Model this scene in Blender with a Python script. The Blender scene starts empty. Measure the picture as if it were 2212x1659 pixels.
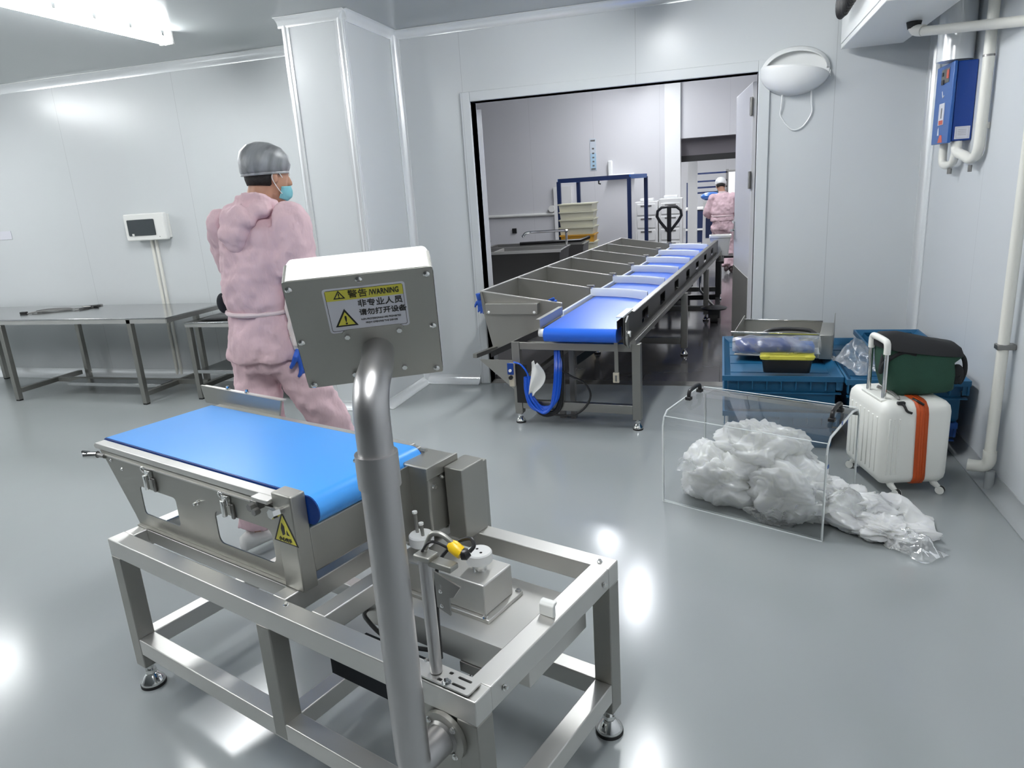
import bpy, bmesh, math, random
from mathutils import Vector, Matrix, noise
random.seed(7)
C = bpy.context.scene.collection
PI = math.pi
R = math.radians
scene = bpy.context.scene

# ------------------------------------------------------------------ camera
F_PX, PITCH, ROLL, YAW, CAM_H = 1518.88, .2689, -.0651, -.2978, 1.55
fwd = Vector((math.sin(YAW)*math.cos(PITCH), math.cos(YAW)*math.cos(PITCH), -math.sin(PITCH)))
right = Vector((math.cos(YAW), -math.sin(YAW), 0))
up = right.cross(fwd)
rr = math.cos(ROLL)*right + math.sin(ROLL)*up
uu = -math.sin(ROLL)*right + math.cos(ROLL)*up
cam_d = bpy.data.cameras.new('camera')
cam_d.sensor_width = 36
cam_d.lens = F_PX/2212*36
cam_d.clip_start = .05
cam = bpy.data.objects.new('camera', cam_d)
mw = Matrix((rr, uu, -fwd)).transposed().to_4x4()
mw.translation = (0, 0, CAM_H)
cam.matrix_world = mw
C.objects.link(cam)
scene.camera = cam

# ------------------------------------------------------------------ world, view
w = bpy.data.worlds.new('world')
scene.world = w
w.use_nodes = True
w.node_tree.nodes['Background'].inputs[0].default_value = (.8, .9, 1, 1)
w.node_tree.nodes['Background'].inputs[1].default_value = .3
scene.view_settings.view_transform = 'Standard'
scene.view_settings.look = 'None'
scene.view_settings.exposure = 0.18
scene.view_settings.gamma = 1
scene.cycles.max_bounces = 10
scene.cycles.diffuse_bounces = 6
scene.cycles.transparent_max_bounces = 16
LIGHT = 66.0        # glow of a ceiling batten's diffuser
LIGHT_FAR = 62.0

# ------------------------------------------------------------------ materials
def M(name, col, rough=.5, metal=0, var=0, vscale=4, bump=0, bscale=60, stretch=None, coat=0, alpha=1, trans=0,
      emit=None, spec=.5, rvar=0, aniso=0, sss=0):
    m = bpy.data.materials.new(name); m.use_nodes = True
    nt = m.node_tree; N = nt.nodes; L = nt.links
    b = N['Principled BSDF']
    b.inputs['Base Color'].default_value = (*col, 1)
    b.inputs['Roughness'].default_value = rough
    b.inputs['Metallic'].default_value = metal
    b.inputs['Specular IOR Level'].default_value = spec
    if coat: b.inputs['Coat Weight'].default_value = coat; b.inputs['Coat Roughness'].default_value = .1
    if alpha < 1: b.inputs['Alpha'].default_value = alpha
    if trans: b.inputs['Transmission Weight'].default_value = trans
    if aniso: b.inputs['Anisotropic'].default_value = aniso
    if sss:
        b.inputs['Subsurface Weight'].default_value = sss
        b.inputs['Subsurface Radius'].default_value = (.02, .012, .008)
    if emit:
        b.inputs['Emission Color'].default_value = (*emit[0], 1); b.inputs['Emission Strength'].default_value = emit[1]
    tc = N.new('ShaderNodeTexCoord'); mp = N.new('ShaderNodeMapping')
    L.new(tc.outputs['Object'], mp.inputs['Vector'])
    if stretch: mp.inputs['Scale'].default_value = stretch
    n = N.new('ShaderNodeTexNoise'); n.inputs['Scale'].default_value = vscale; n.inputs['Detail'].default_value = 5
    L.new(mp.outputs[0], n.inputs['Vector'])
    if var:
        mix = N.new('ShaderNodeMix'); mix.data_type = 'RGBA'
        mix.inputs['A'].default_value = (*[c*(1-var) for c in col], 1)
        mix.inputs['B'].default_value = (*[min(1, c*(1+var)) for c in col], 1)
        L.new(n.outputs['Fac'], mix.inputs['Factor']); L.new(mix.outputs['Result'], b.inputs['Base Color'])
    if rvar:
        mr = N.new('ShaderNodeMapRange'); mr.inputs['To Min'].default_value = max(.02, rough-rvar); mr.inputs['To Max'].default_value = rough+rvar
        L.new(n.outputs['Fac'], mr.inputs['Value']); L.new(mr.outputs[0], b.inputs['Roughness'])
    if bump:
        n2 = N.new('ShaderNodeTexNoise'); n2.inputs['Scale'].default_value = bscale; n2.inputs['Detail'].default_value = 4
        L.new(mp.outputs[0], n2.inputs['Vector'])
        bp = N.new('ShaderNodeBump'); bp.inputs['Strength'].default_value = bump; bp.inputs['Distance'].default_value = .01
        L.new(n2.outputs['Fac'], bp.inputs['Height']); L.new(bp.outputs[0], b.inputs['Normal'])
    return m

def wall_material(name, col, rough, first_seam, spacing, axis='X', var=.03):
    """panel wall: satin paint with thin vertical joints at a regular spacing"""
    m = M(name, col, rough, var=var, vscale=.6)
    nt = m.node_tree; N = nt.nodes; L = nt.links
    b = N['Principled BSDF']
    g = N.new('ShaderNodeNewGeometry'); sp = N.new('ShaderNodeSeparateXYZ'); L.new(g.outputs['Position'], sp.inputs[0])
    a = N.new('ShaderNodeMath'); a.operation = 'SUBTRACT'; L.new(sp.outputs[axis], a.inputs[0]); a.inputs[1].default_value = first_seam-50*spacing
    d = N.new('ShaderNodeMath'); d.operation = 'DIVIDE'; L.new(a.outputs[0], d.inputs[0]); d.inputs[1].default_value = spacing
    f = N.new('ShaderNodeMath'); f.operation = 'FRACT'; L.new(d.outputs[0], f.inputs[0])
    c = N.new('ShaderNodeMath'); c.operation = 'LESS_THAN'; L.new(f.outputs[0], c.inputs[0]); c.inputs[1].default_value = .003/spacing
    mix = N.new('ShaderNodeMix'); mix.data_type = 'RGBA'
    src = b.inputs['Base Color'].links[0].from_socket
    L.new(c.outputs[0], mix.inputs['Factor']); L.new(src, mix.inputs['A']); mix.inputs['B'].default_value = (col[0]*.72, col[1]*.72, col[2]*.72, 1)
    L.new(mix.outputs['Result'], b.inputs['Base Color'])
    return m

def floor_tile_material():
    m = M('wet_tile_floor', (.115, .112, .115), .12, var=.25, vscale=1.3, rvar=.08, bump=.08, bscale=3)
    nt = m.node_tree; N = nt.nodes; L = nt.links; b = N['Principled BSDF']
    g = N.new('ShaderNodeNewGeometry'); br = N.new('ShaderNodeTexBrick')
    L.new(g.outputs['Position'], br.inputs['Vector'])
    br.inputs['Scale'].default_value = 1; br.offset = 0
    br.inputs['Brick Width'].default_value = .6; br.inputs['Row Height'].default_value = .6; br.inputs['Mortar Size'].default_value = .004
    src = b.inputs['Base Color'].links[0].from_socket
    mix = N.new('ShaderNodeMix'); mix.data_type = 'RGBA'
    L.new(br.outputs['Fac'], mix.inputs['Factor']); L.new(src, mix.inputs['A']); mix.inputs['B'].default_value = (.07, .07, .07, 1)
    L.new(mix.outputs['Result'], b.inputs['Base Color'])
    return m

def film_material(name, col, opac, rough=.25, bscale=30, bump=.6, glow=.45):
    """thin crumpled plastic film"""
    m = bpy.data.materials.new(name); m.use_nodes = True
    nt = m.node_tree; N = nt.nodes; L = nt.links; N.clear()
    out = N.new('ShaderNodeOutputMaterial')
    di = N.new('ShaderNodeBsdfDiffuse'); di.inputs[0].default_value = (*col, 1)
    tl = N.new('ShaderNodeBsdfTranslucent'); tl.inputs[0].default_value = (*col, 1)
    gl = N.new('ShaderNodeBsdfGlossy'); gl.inputs[0].default_value = (1, 1, 1, 1); gl.inputs[1].default_value = rough
    tr = N.new('ShaderNodeBsdfTransparent'); tr.inputs[0].default_value = (.97, .98, .98, 1)
    m1 = N.new('ShaderNodeMixShader'); m1.inputs[0].default_value = glow; L.new(di.outputs[0], m1.inputs[1]); L.new(tl.outputs[0], m1.inputs[2])
    tcn = N.new('ShaderNodeTexCoord'); nn = N.new('ShaderNodeTexNoise'); nn.inputs['Scale'].default_value = bscale*.3; nn.inputs['Detail'].default_value = 6
    nn.inputs['Distortion'].default_value = 1.5
    L.new(tcn.outputs['Object'], nn.inputs['Vector'])
    mr = N.new('ShaderNodeMapRange'); mr.inputs['From Min'].default_value = .35; mr.inputs['From Max'].default_value = .65
    mr.inputs['To Min'].default_value = max(0, opac-.22); mr.inputs['To Max'].default_value = min(1, opac+.22)
    L.new(nn.outputs['Fac'], mr.inputs['Value'])
    m2 = N.new('ShaderNodeMixShader'); L.new(mr.outputs[0], m2.inputs[0]); L.new(tr.outputs[0], m2.inputs[1]); L.new(m1.outputs[0], m2.inputs[2])
    fr = N.new('ShaderNodeFresnel'); fr.inputs[0].default_value = 1.5
    m3 = N.new('ShaderNodeMixShader'); L.new(fr.outputs[0], m3.inputs[0]); L.new(m2.outputs[0], m3.inputs[1]); L.new(gl.outputs[0], m3.inputs[2])
    bp = N.new('ShaderNodeBump'); bp.inputs['Strength'].default_value = bump; bp.inputs['Distance'].default_value = .012
    n3 = N.new('ShaderNodeTexNoise'); n3.noise_type = 'RIDGED_MULTIFRACTAL'; n3.inputs['Scale'].default_value = bscale; n3.inputs['Detail'].default_value = 3
    L.new(tcn.outputs['Object'], n3.inputs['Vector'])
    L.new(n3.outputs['Fac'], bp.inputs['Height'])
    for s in (di, tl, gl, fr): L.new(bp.outputs[0], s.inputs['Normal'])
    L.new(m3.outputs[0], out.inputs[0])
    return m

def clear_material(name, tint, gloss_rough=.03, haze=.06, ior=1.45):
    m = bpy.data.materials.new(name); m.use_nodes = True
    nt = m.node_tree; N = nt.nodes; L = nt.links; N.clear()
    out = N.new('ShaderNodeOutputMaterial')
    tr = N.new('ShaderNodeBsdfTransparent'); tr.inputs[0].default_value = (*tint, 1)
    di = N.new('ShaderNodeBsdfDiffuse'); di.inputs[0].default_value = (.85, .88, .88, 1)
    gl = N.new('ShaderNodeBsdfGlossy'); gl.inputs[1].default_value = gloss_rough
    m1 = N.new('ShaderNodeMixShader'); m1.inputs[0].default_value = haze; L.new(tr.outputs[0], m1.inputs[1]); L.new(di.outputs[0], m1.inputs[2])
    fr = N.new('ShaderNodeFresnel'); fr.inputs[0].default_value = ior
    m2 = N.new('ShaderNodeMixShader'); L.new(fr.outputs[0], m2.inputs[0]); L.new(m1.outputs[0], m2.inputs[1]); L.new(gl.outputs[0], m2.inputs[2])
    L.new(m2.outputs[0], out.inputs[0])
    return m

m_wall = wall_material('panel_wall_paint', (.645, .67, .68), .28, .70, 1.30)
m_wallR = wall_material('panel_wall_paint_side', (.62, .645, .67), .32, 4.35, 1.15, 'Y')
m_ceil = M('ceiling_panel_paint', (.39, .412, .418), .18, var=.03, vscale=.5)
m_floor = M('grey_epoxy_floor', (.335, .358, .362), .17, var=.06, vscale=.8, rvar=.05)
m_tile = floor_tile_material()
m_trim = M('aluminium_cove', (.86, .88, .89), .22, metal=.35)
m_farwall = wall_material('far_room_paint', (.68, .68, .70), .35, -2.2, 1.15)
m_white = M('white_enamel', (.86, .87, .86), .28)
m_whitepl = M('white_plastic', (.84, .84, .81), .38)
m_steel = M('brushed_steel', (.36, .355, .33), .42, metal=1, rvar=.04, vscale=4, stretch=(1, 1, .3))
m_steel_lit = M('brushed_steel_lit', (.68, .67, .645), .46, metal=1, rvar=.03, vscale=3)  # lighter steel copy for level parts, tray and box; overhead light in its colour
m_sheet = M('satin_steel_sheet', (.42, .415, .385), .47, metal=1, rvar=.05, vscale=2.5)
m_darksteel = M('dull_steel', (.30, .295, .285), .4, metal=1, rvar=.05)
m_pipe = M('ground_steel_pipe', (.52, .51, .51), .38, metal=1, rvar=.05, vscale=8)
m_chrome = M('polished_steel', (.78, .78, .77), .1, metal=1)
m_black = M('black_plastic', (.012, .012, .013), .35)
m_rubber = M('black_rubber', (.02, .02, .02), .7)
m_belt = M('blue_belt', (.06, .335, .86), .36, var=.03, vscale=3)
m_belt2 = M('blue_cleated_belt', (.02, .14, .72), .32)
m_flap = M('white_diverter_plastic', (.74, .79, .86), .3)
m_yel = M('warning_yellow', (.72, .66, .08), .4)
m_yel2 = M('connector_yellow', (.85, .55, .01), .35)
m_ink = M('black_ink', (.015, .014, .012), .5)
m_label = M('label_white', (.70, .70, .76), .35)
m_pink = M('pink_work_cloth', (.72, .515, .555), .85, var=.07, vscale=5, bump=1.0, bscale=11, stretch=(1, 1, .38))
m_pink.node_tree.nodes['Bump'].inputs['Distance'].default_value = .022
m_pinkw = M('pale_pink_cloth', (.76, .63, .64), .85, var=.05, vscale=5, bump=.15, bscale=220)
m_sleeve = M('cream_sleeve_cover', (.80, .72, .68), .75, bump=.1, bscale=150)
m_skin = M('skin', (.50, .27, .18), .5, var=.06, vscale=9, sss=.06)
m_hair = M('black_hair', (.012, .010, .009), .5, bump=.5, bscale=300)
m_mask = M('blue_face_mask', (.22, .55, .62), .7, bump=.2, bscale=90)
m_glove = M('blue_glove_rubber', (.02, .10, .50), .45, var=.3, vscale=20)
m_shoe = M('dark_shoe', (.05, .03, .03), .5)
m_wshoe = M('white_shoe', (.75, .74, .72), .5)
m_heater = M('heater_blue', (.007, .05, .28), .3)
m_heaterf = M('heater_front_blue', (.03, .12, .40), .3)
m_pvc = M('white_pvc', (.80, .79, .73), .3)
m_crate = M('crate_blue', (.010, .108, .23), .42, var=.08, vscale=3)
m_crate2 = M('crate_navy', (.01, .07, .28), .42)
m_case = M('white_suitcase_shell', (.86, .86, .81), .4)
m_orange = M('orange_zip_band', (.58, .085, .012), .5)
m_bag = M('green_canvas', (.022, .075, .048), .85, var=.3, vscale=7, bump=.3, bscale=250)
m_bagblk = M('black_canvas', (.012, .013, .015), .8)
m_film = M('milky_plastic_film', (.96, .965, .94), .28, sss=.9, bump=.12, bscale=14, alpha=.94, spec=.8)
m_film.node_tree.nodes['Principled BSDF'].inputs['Subsurface Radius'].default_value = (.06, .06, .055)
m_film.node_tree.nodes['Principled BSDF'].inputs['Subsurface Scale'].default_value = 1
m_filmc = film_material('crumpled_clear_film', (.93, .94, .95), .32, rough=.26, bscale=12, bump=.25)
m_acr = clear_material('clear_acrylic', (.985, .99, .99), haze=.018)
m_edge = M('acrylic_cut_edge', (.82, .86, .86), .2)
m_navy = M('navy_frame_paint', (.004, .016, .075), .4)
m_tote = M('cream_tote', (.66, .64, .50), .4, alpha=.93)
m_toteo = M('amber_tote', (.62, .32, .04), .4)
m_dark = M('dark_cloth', (.015, .018, .024), .9)
m_rack = M('white_cabinet_plastic', (.80, .80, .79), .4)
m_cream = M('cream_bracket', (.55, .50, .40), .5)
m_bluecab = M('blue_cable_bundle', (.01, .10, .62), .25)
m_red = M('red_print', (.6, .12, .08), .5)
m_shut = M('shutter_grey', (.13, .12, .13), .45)
m_glow = M('lamp_diffuser', (1, 1, 1), .5, emit=((.97, .99, 1), LIGHT))
m_glow3 = M('end_lamp_diffuser', (1, 1, 1), .5, emit=((.95, .97, 1), LIGHT_FAR*2.2))
m_glow2 = M('far_lamp_diffuser', (1, 1, 1), .5, emit=((.93, .95, 1), LIGHT_FAR))

def hairnet_material():
    m = film_material('hairnet_mesh', (.88, .92, .95), .55, rough=.4, bscale=22, bump=.4)
    return m
m_net = hairnet_material()

# ------------------------------------------------------------------ mesh helpers
class B:
    def __init__(s): s.bm = bmesh.new()
    def box(s, x0, x1, y0, y1, z0, z1):
        v = [s.bm.verts.new((x, y, z)) for z in (z0, z1) for y in (y0, y1) for x in (x0, x1)]
        for f in ((0, 2, 3, 1), (4, 5, 7, 6), (0, 1, 5, 4), (2, 6, 7, 3), (0, 4, 6, 2), (1, 3, 7, 5)):
            s.bm.faces.new([v[i] for i in f])
        return s
    def hexa(s, p):      # 8 points: bottom loop 4, top loop 4
        v = [s.bm.verts.new(q) for q in p]
        for f in ((3, 2, 1, 0), (4, 5, 6, 7), (0, 1, 5, 4), (1, 2, 6, 5), (2, 3, 7, 6), (3, 0, 4, 7)):
            s.bm.faces.new([v[i] for i in f])
        return s
    def loft(s, rings, cap=True, close=True):
        vs = [[s.bm.verts.new(p) for p in r] for r in rings]
        n = len(vs[0])
        for a, b in zip(vs, vs[1:]):
            for i in range(n if close else n-1):
                j = (i+1) % n
                s.bm.faces.new((a[i], a[j], b[j], b[i]))
        if cap and close:
            s.bm.faces.new(vs[0][::-1]); s.bm.faces.new(vs[-1])
        return s
    def tube(s, pts, r, n=12, cap=True):
        pts = [Vector(p) for p in pts]
        rs = r if isinstance(r, (list, tuple)) else [r]*len(pts)
        t = (pts[1]-pts[0]).normalized()
        a = t.orthogonal().normalized()
        rings = []
        for i, p in enumerate(pts):
            if 0 < i < len(pts)-1: t2 = ((pts[i+1]-p).normalized()+(p-pts[i-1]).normalized())
            elif i: t2 = p-pts[i-1]
            else: t2 = pts[1]-p
            if t2.length < 1e-9: t2 = t
            t2 = t2.normalized()
            a = (a - t2*a.dot(t2))
            a = a.normalized() if a.length > 1e-6 else t2.orthogonal().normalized()
            b = t2.cross(a); t = t2
            rings.append([p+(a*math.cos(2*PI*k/n)+b*math.sin(2*PI*k/n))*rs[i] for k in range(n)])
        return s.loft(rings, cap)
    def cyl(s, p0, p1, r0, r1=None, n=24):
        return s.tube([p0, p1], [r0, r0 if r1 is None else r1], n)
    def lathe(s, prof, c=(0, 0, 0), n=28, cap=True):
        return s.loft([[(c[0]+r*math.cos(2*PI*k/n), c[1]+r*math.sin(2*PI*k/n), c[2]+z) for k in range(n)] for r, z in prof], cap)
    def prism(s, poly, fn, h0, h1):
        """polygon (a,b) extruded from h0 to h1, fn(a,b,h) -> xyz"""
        return s.loft([[fn(a, b, h0) for a, b in poly], [fn(a, b, h1) for a, b in poly]])
    def ell(s, c, rx, ry, rz, n=20, m=12, rot=None):
        rings = []
        for j in range(1, m):
            th = PI*j/m
            ring = []
            for k in range(n):
                v = Vector((rx*math.sin(th)*math.cos(2*PI*k/n), ry*math.sin(th)*math.sin(2*PI*k/n), rz*math.cos(th)))
                if rot: v = rot @ v
                ring.append(Vector(c)+v)
            rings.append(ring)
        return s.loft(rings)
    def grid(s, nx, ny, fn):
        v = [[s.bm.verts.new(fn(i/nx, j/ny)) for i in range(nx+1)] for j in range(ny+1)]
        for j in range(ny):
            for i in range(nx):
                s.bm.faces.new((v[j][i], v[j][i+1], v[j+1][i+1], v[j+1][i]))
        return s
    def add(s, other, mat=None):
        me = bpy.data.meshes.new('t'); other.bm.to_mesh(me)
        if mat: me.transform(mat)
        s.bm.from_mesh(me); bpy.data.meshes.remove(me); return s

def props(o, label=None, cat=None, group=None, kind=None):
    if label: o['label'] = label
    if cat: o['category'] = cat
    if group: o['group'] = group
    if kind: o['kind'] = kind
    return o

def finish(o, bevel, sub, solid, remesh, smooth_it, disp, bseg=2):
    if remesh:
        m = o.modifiers.new('r', 'REMESH'); m.mode = 'VOXEL'; m.voxel_size = remesh; m.use_smooth_shade = True
    if smooth_it:
        m = o.modifiers.new('s', 'SMOOTH'); m.iterations = smooth_it; m.factor = .5
    if disp:
        for k, (st, size) in enumerate(disp):
            t = bpy.data.textures.new('folds', 'CLOUDS'); t.noise_scale = size; t.noise_depth = 2
            m = o.modifiers.new('d', 'DISPLACE'); m.texture = t; m.strength = st; m.mid_level = .5; m.texture_coords = 'LOCAL'
    if solid:
        m = o.modifiers.new('w', 'SOLIDIFY'); m.thickness = solid; m.offset = 0
    if bevel:
        m = o.modifiers.new('b', 'BEVEL'); m.width = bevel; m.segments = bseg; m.limit_method = 'ANGLE'; m.angle_limit = R(40); m.harden_normals = False
    if sub:
        m = o.modifiers.new('u', 'SUBSURF'); m.levels = sub; m.render_levels = sub

def obj(name, b, mat, parent=None, bevel=0, sub=0, solid=0, smooth=35, mtx=None, remesh=0, smooth_it=0, disp=None, label=None, mats=None, bseg=2):
    me = bpy.data.meshes.new(name)
    bmesh.ops.recalc_face_normals(b.bm, faces=b.bm.faces)
    b.bm.to_mesh(me); b.bm.free()
    if mtx: me.transform(mtx)
    for p in me.polygons: p.use_smooth = True
    if not (sub or remesh): me.set_sharp_from_angle(angle=R(smooth))
    for mm in (mats or [mat]): me.materials.append(mm)
    o = bpy.data.objects.new(name, me); C.objects.link(o)
    if parent: o.parent = parent
    if label: o['label'] = label
    finish(o, bevel, sub, solid, remesh, smooth_it, disp, bseg)
    return o

def pieces(name, b, mat, parent=None, labels=None, **k):
    """link every loose piece of b as an object of its own"""
    bm = b.bm; bm.verts.ensure_lookup_table(); seen = set(); out = []
    bm.verts.index_update(); bm.faces.index_update()
    for v0 in bm.verts:
        if v0.index in seen: continue
        st = [v0]; isl = []; seen.add(v0.index)
        while st:
            v = st.pop(); isl.append(v)
            for e in v.link_edges:
                o2 = e.other_vert(v)
                if o2.index not in seen: seen.add(o2.index); st.append(o2)
        nb = B(); mp = {v: nb.bm.verts.new(v.co) for v in isl}
        fs = {f for v in isl for f in v.link_faces}
        for f in sorted(fs, key=lambda f: f.index): nb.bm.faces.new([mp[v] for v in f.verts])
        out.append(obj(name, nb, mat, parent, **k))
    bm.free()
    return out

def thing(name, label, cat, loc=(0, 0, 0), rot=0, group=None):
    o = bpy.data.objects.new(name, None); C.objects.link(o)
    o.location = loc; o.rotation_euler = (0, 0, R(rot)); o.empty_display_size = .1
    return props(o, label, cat, group)

def struct(name, b, mat, parent=None, **k):
    o = obj(name, b, mat, parent, **k)
    if not parent: o['kind'] = 'structure'
    return o

def copy_tree(o, parent=None):
    c = o.copy(); C.objects.link(c); c.parent = parent
    for ch in [x for x in C.objects if x.parent == o]: copy_tree(ch, c)
    return c

def plate(outer, holes, t, fn):
    """flat plate with holes; outer/holes are (a,b) loops; fn(a,b,h)->xyz; returns B"""
    cu = bpy.data.curves.new('p', 'CURVE'); cu.dimensions = '2D'; cu.fill_mode = 'BOTH'; cu.extrude = t/2
    for loop in [outer]+holes:
        sp = cu.splines.new('POLY'); sp.points.add(len(loop)-1); sp.use_cyclic_u = True
        for q, (a, b) in zip(sp.points, loop): q.co = (a, b, 0, 1)
    o = bpy.data.objects.new('p', cu); C.objects.link(o)
    dg = bpy.context.evaluated_depsgraph_get()
    me = bpy.data.meshes.new_from_object(o.evaluated_get(dg))
    bb = B(); bb.bm.from_mesh(me)
    bpy.data.objects.remove(o); bpy.data.curves.remove(cu); bpy.data.meshes.remove(me)
    for v in bb.bm.verts: v.co = fn(v.co.x, v.co.y, v.co.z)
    bmesh.ops.remove_doubles(bb.bm, verts=bb.bm.verts, dist=1e-6)
    return bb

def text_b(txt, size, fn, x=0, y=0, t=.0006, align='LEFT', bold=0, sx=1):
    cu = bpy.data.curves.new('t', 'FONT'); cu.body = txt; cu.size = size; cu.extrude = t; cu.align_x = align; cu.offset = bold
    cu.resolution_u = 3
    o = bpy.data.objects.new('t', cu); C.objects.link(o)
    dg = bpy.context.evaluated_depsgraph_get()
    me = bpy.data.meshes.new_from_object(o.evaluated_get(dg))
    bb = B(); bb.bm.from_mesh(me)
    bpy.data.objects.remove(o); bpy.data.curves.remove(cu); bpy.data.meshes.remove(me)
    for v in bb.bm.verts: v.co = fn(v.co.x*sx+x, v.co.y+y, v.co.z)
    return bb

def rr_loop(x0, x1, y0, y1, r, n=5):
    out = []
    for cx, cy, a0 in ((x1-r, y1-r, 0), (x0+r, y1-r, 90), (x0+r, y0+r, 180), (x1-r, y0+r, 270)):
        for k in range(n+1):
            a = R(a0+90*k/n); out.append((cx+r*math.cos(a), cy+r*math.sin(a)))
    return out

def bez(p0, p1, p2, p3, n=12):
    p0, p1, p2, p3 = map(Vector, (p0, p1, p2, p3))
    return [p0*(1-t)**3+p1*3*t*(1-t)**2+p2*3*t*t*(1-t)+p3*t**3 for t in [i/n for i in range(n+1)]]

def smooth_path(pts, n=6):
    pts = [Vector(p) for p in pts]; out = []
    P = [pts[0]*2-pts[1]]+pts+[pts[-1]*2-pts[-2]]
    for i in range(1, len(P)-2):
        for k in range(n):
            t = k/n; a, b, c, d = P[i-1], P[i], P[i+1], P[i+2]
            out.append(.5*((2*b)+(c-a)*t+(2*a-5*b+4*c-d)*t*t+(3*b-a-3*c+d)*t**3))
    out.append(pts[-1]); return out

# ------------------------------------------------------------------ the setting
H = 2.76; YB = 5.40; XR = 1.30; XL = -9.0; YF = -4.2
DX0, DX1, DZ = -1.84, .22, 2.21
YE = 5.52                     # far side of the wall with the doorway
struct('floor', B().box(XL-.1, XR+.1, YF-.1, YB+.06, -.05, 0), m_floor)
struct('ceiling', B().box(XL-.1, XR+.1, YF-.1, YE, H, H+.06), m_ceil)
b = B()
b.box(XL, DX0, YB, YE, 0, H); b.box(DX1, XR+.1, YB, YE, 0, H); b.box(DX0, DX1, YB, YE, DZ, H)
struct('wall_back', b, m_wall)
struct('wall_right', B().box(XR, XR+.1, YF, YB, 0, H), m_wallR)
struct('wall_left', B().box(XL-.1, XL, YF, YB, 0, H), m_wall)
struct('wall_front', B().box(XL, XR, YF-.1, YF, 0, H), M('unseen_dark_wall', (.16, .165, .17), .6))  # unseen wall behind the camera, coloured dark to darken the steel's reflections
PX0, PX1, PY = -2.88, -2.43, 4.62
struct('wall_pillar', B().box(PX0, PX1, PY, YB, 0, H), m_wall)

def cove(b, p0, p1, n1, n2, r=.05, n=8, off=.004):
    """concave quarter-round moulding along p0-p1 in the corner between directions n1 and n2"""
    p0, p1, n1, n2 = map(Vector, (p0, p1, n1, n2))
    prof = [(0.001, 0.001), (r, .001)]
    for k in range(n+1):
        a = PI/2*k/n
        prof.append((r-(r-.006)*math.sin(a), r-(r-.006)*math.cos(a)))
    prof.append((.001, r))
    b.loft([[p+n1*x+n2*y for x, y in prof] for p in (p0, p1)])
X, Y, Z = Vector((1, 0, 0)), Vector((0, 1, 0)), Vector((0, 0, 1))
b = B(); cove(b, (XL, YB, H), (PX0, YB, H), -Y, -Z, .07); struct('trim_1', b, m_trim)
b = B(); cove(b, (PX1, YB, H), (XR, YB, H), -Y, -Z, .06); struct('trim_2', b, m_trim)
b = B(); cove(b, (PX0-.03, PY, H), (PX1+.04, PY, H), -Y, -Z, .06); cove(b, (PX1, PY-.04, H), (PX1, YB, H), X, -Z, .06); struct('trim_3', b, m_trim)
b = B(); cove(b, (PX1, YB, 0), (PX1, YB, H), X, -Y, .055); struct('trim_4', b, m_trim)
b = B(); cove(b, (XR, YB, 0), (XR, YB, H), -X, -Y, .06); struct('trim_5', b, m_trim)
def corner_post(name, x, y, sx):
    b = B()
    b.box(min(x, x-sx*.05), max(x, x-sx*.05), y-.006, y+.001, 0, H)
    b.box(min(x, x+sx*.006), max(x, x+sx*.006), y-.001, y+.05, 0, H)
    b.loft([[(x+.028*math.cos(2*PI*k/16)-sx*.018, y+.018+.028*math.sin(2*PI*k/16), z) for k in range(16)] for z in (0, H)])
    struct(name, b, m_trim)
corner_post('trim_6', PX1, PY, 1)
corner_post('trim_7', PX0, PY, -1)
b = B(); cove(b, (XR, YB, H), (XR, YF, H), -X, -Z, .05); struct('trim_8', b, m_trim)
# low coves along the floor
b = B(); cove(b, (XL, YB, 0), (PX0, YB, 0), -Y, Z, .085); struct('baseboard_back_left', b, m_trim)
b = B(); cove(b, (PX1+.03, YB, 0), (DX0-.09, YB, 0), -Y, Z, .07); cove(b, (DX1+.1, YB, 0), (XR, YB, 0), -Y, Z, .07); struct('baseboard_back', b, m_trim)
b = B(); cove(b, (XR, YB, 0), (XR, YF, 0), -X, Z, .07); struct('baseboard_right', b, m_ceil)
b = B(); cove(b, (PX1, PY, 0), (PX1, YB, 0), X, Z, .06); cove(b, (PX0, PY, 0), (PX1, PY, 0), -Y, Z, .06); struct('baseboard_pillar', b, m_trim)
# door casing
b = B()
for x0, x1 in ((DX0-.075, DX0), (DX1, DX1+.075)): b.box(x0, x1, YB-.022, YE+.01, 0, DZ+.07)
b.box(DX0, DX1, YB-.022, YE+.01, DZ, DZ+.07)
struct('trim_9', b, m_wall, bevel=.004)
struct('trim_10', B().box(DX0, DX1, YB+.0, YE, -.01, .004), m_steel)
# double swing door, both leaves open into the far room
def door_leaf(name, hinge, free, z1, handle):
    h = Vector((*hinge, 0)); d = Vector((*free, 0))-h; L = d.length; ang = math.degrees(math.atan2(d.y, d.x))
    r = thing(name, None, None, h, ang); r['kind'] = 'structure'
    obj('door_panel', B().box(0, L, -.022, .022, .03, z1), m_farwall, r, bevel=.004)
    bb = B().box(.02, L-.004, -.026, -.022, .04, .80); bb.box(.02, L-.004, .022, .026, .04, .80)
    obj('kick_plate', bb, m_sheet, r)
    bb = B()
    for s in (-1, 1):
        bb.box(L-.10, L-.055, min(.022*s, .030*s), max(.022*s, .030*s), 1.02, 1.17)
        bb.tube([(L-.08, .03*s, 1.10), (L-.08, .06*s, 1.10), (L-.19, .06*s, 1.10)], .008)
    obj('handle', bb, m_chrome, r)
    bb = B()
    for z in (.25, 1.45, 1.95): bb.cyl((0, .03, z), (0, .03, z+.12), .010); bb.box(-.02, .07, .022, .028, z, z+.12)
    obj('hinge', bb, m_darksteel, r)
    return r
door_leaf('door_1', (.215, 5.56), (.122, 6.52), 2.17, 1)
door_leaf('door_2', (-1.835, 5.56), (-2.19, 6.50), 2.17, 1)

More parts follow.
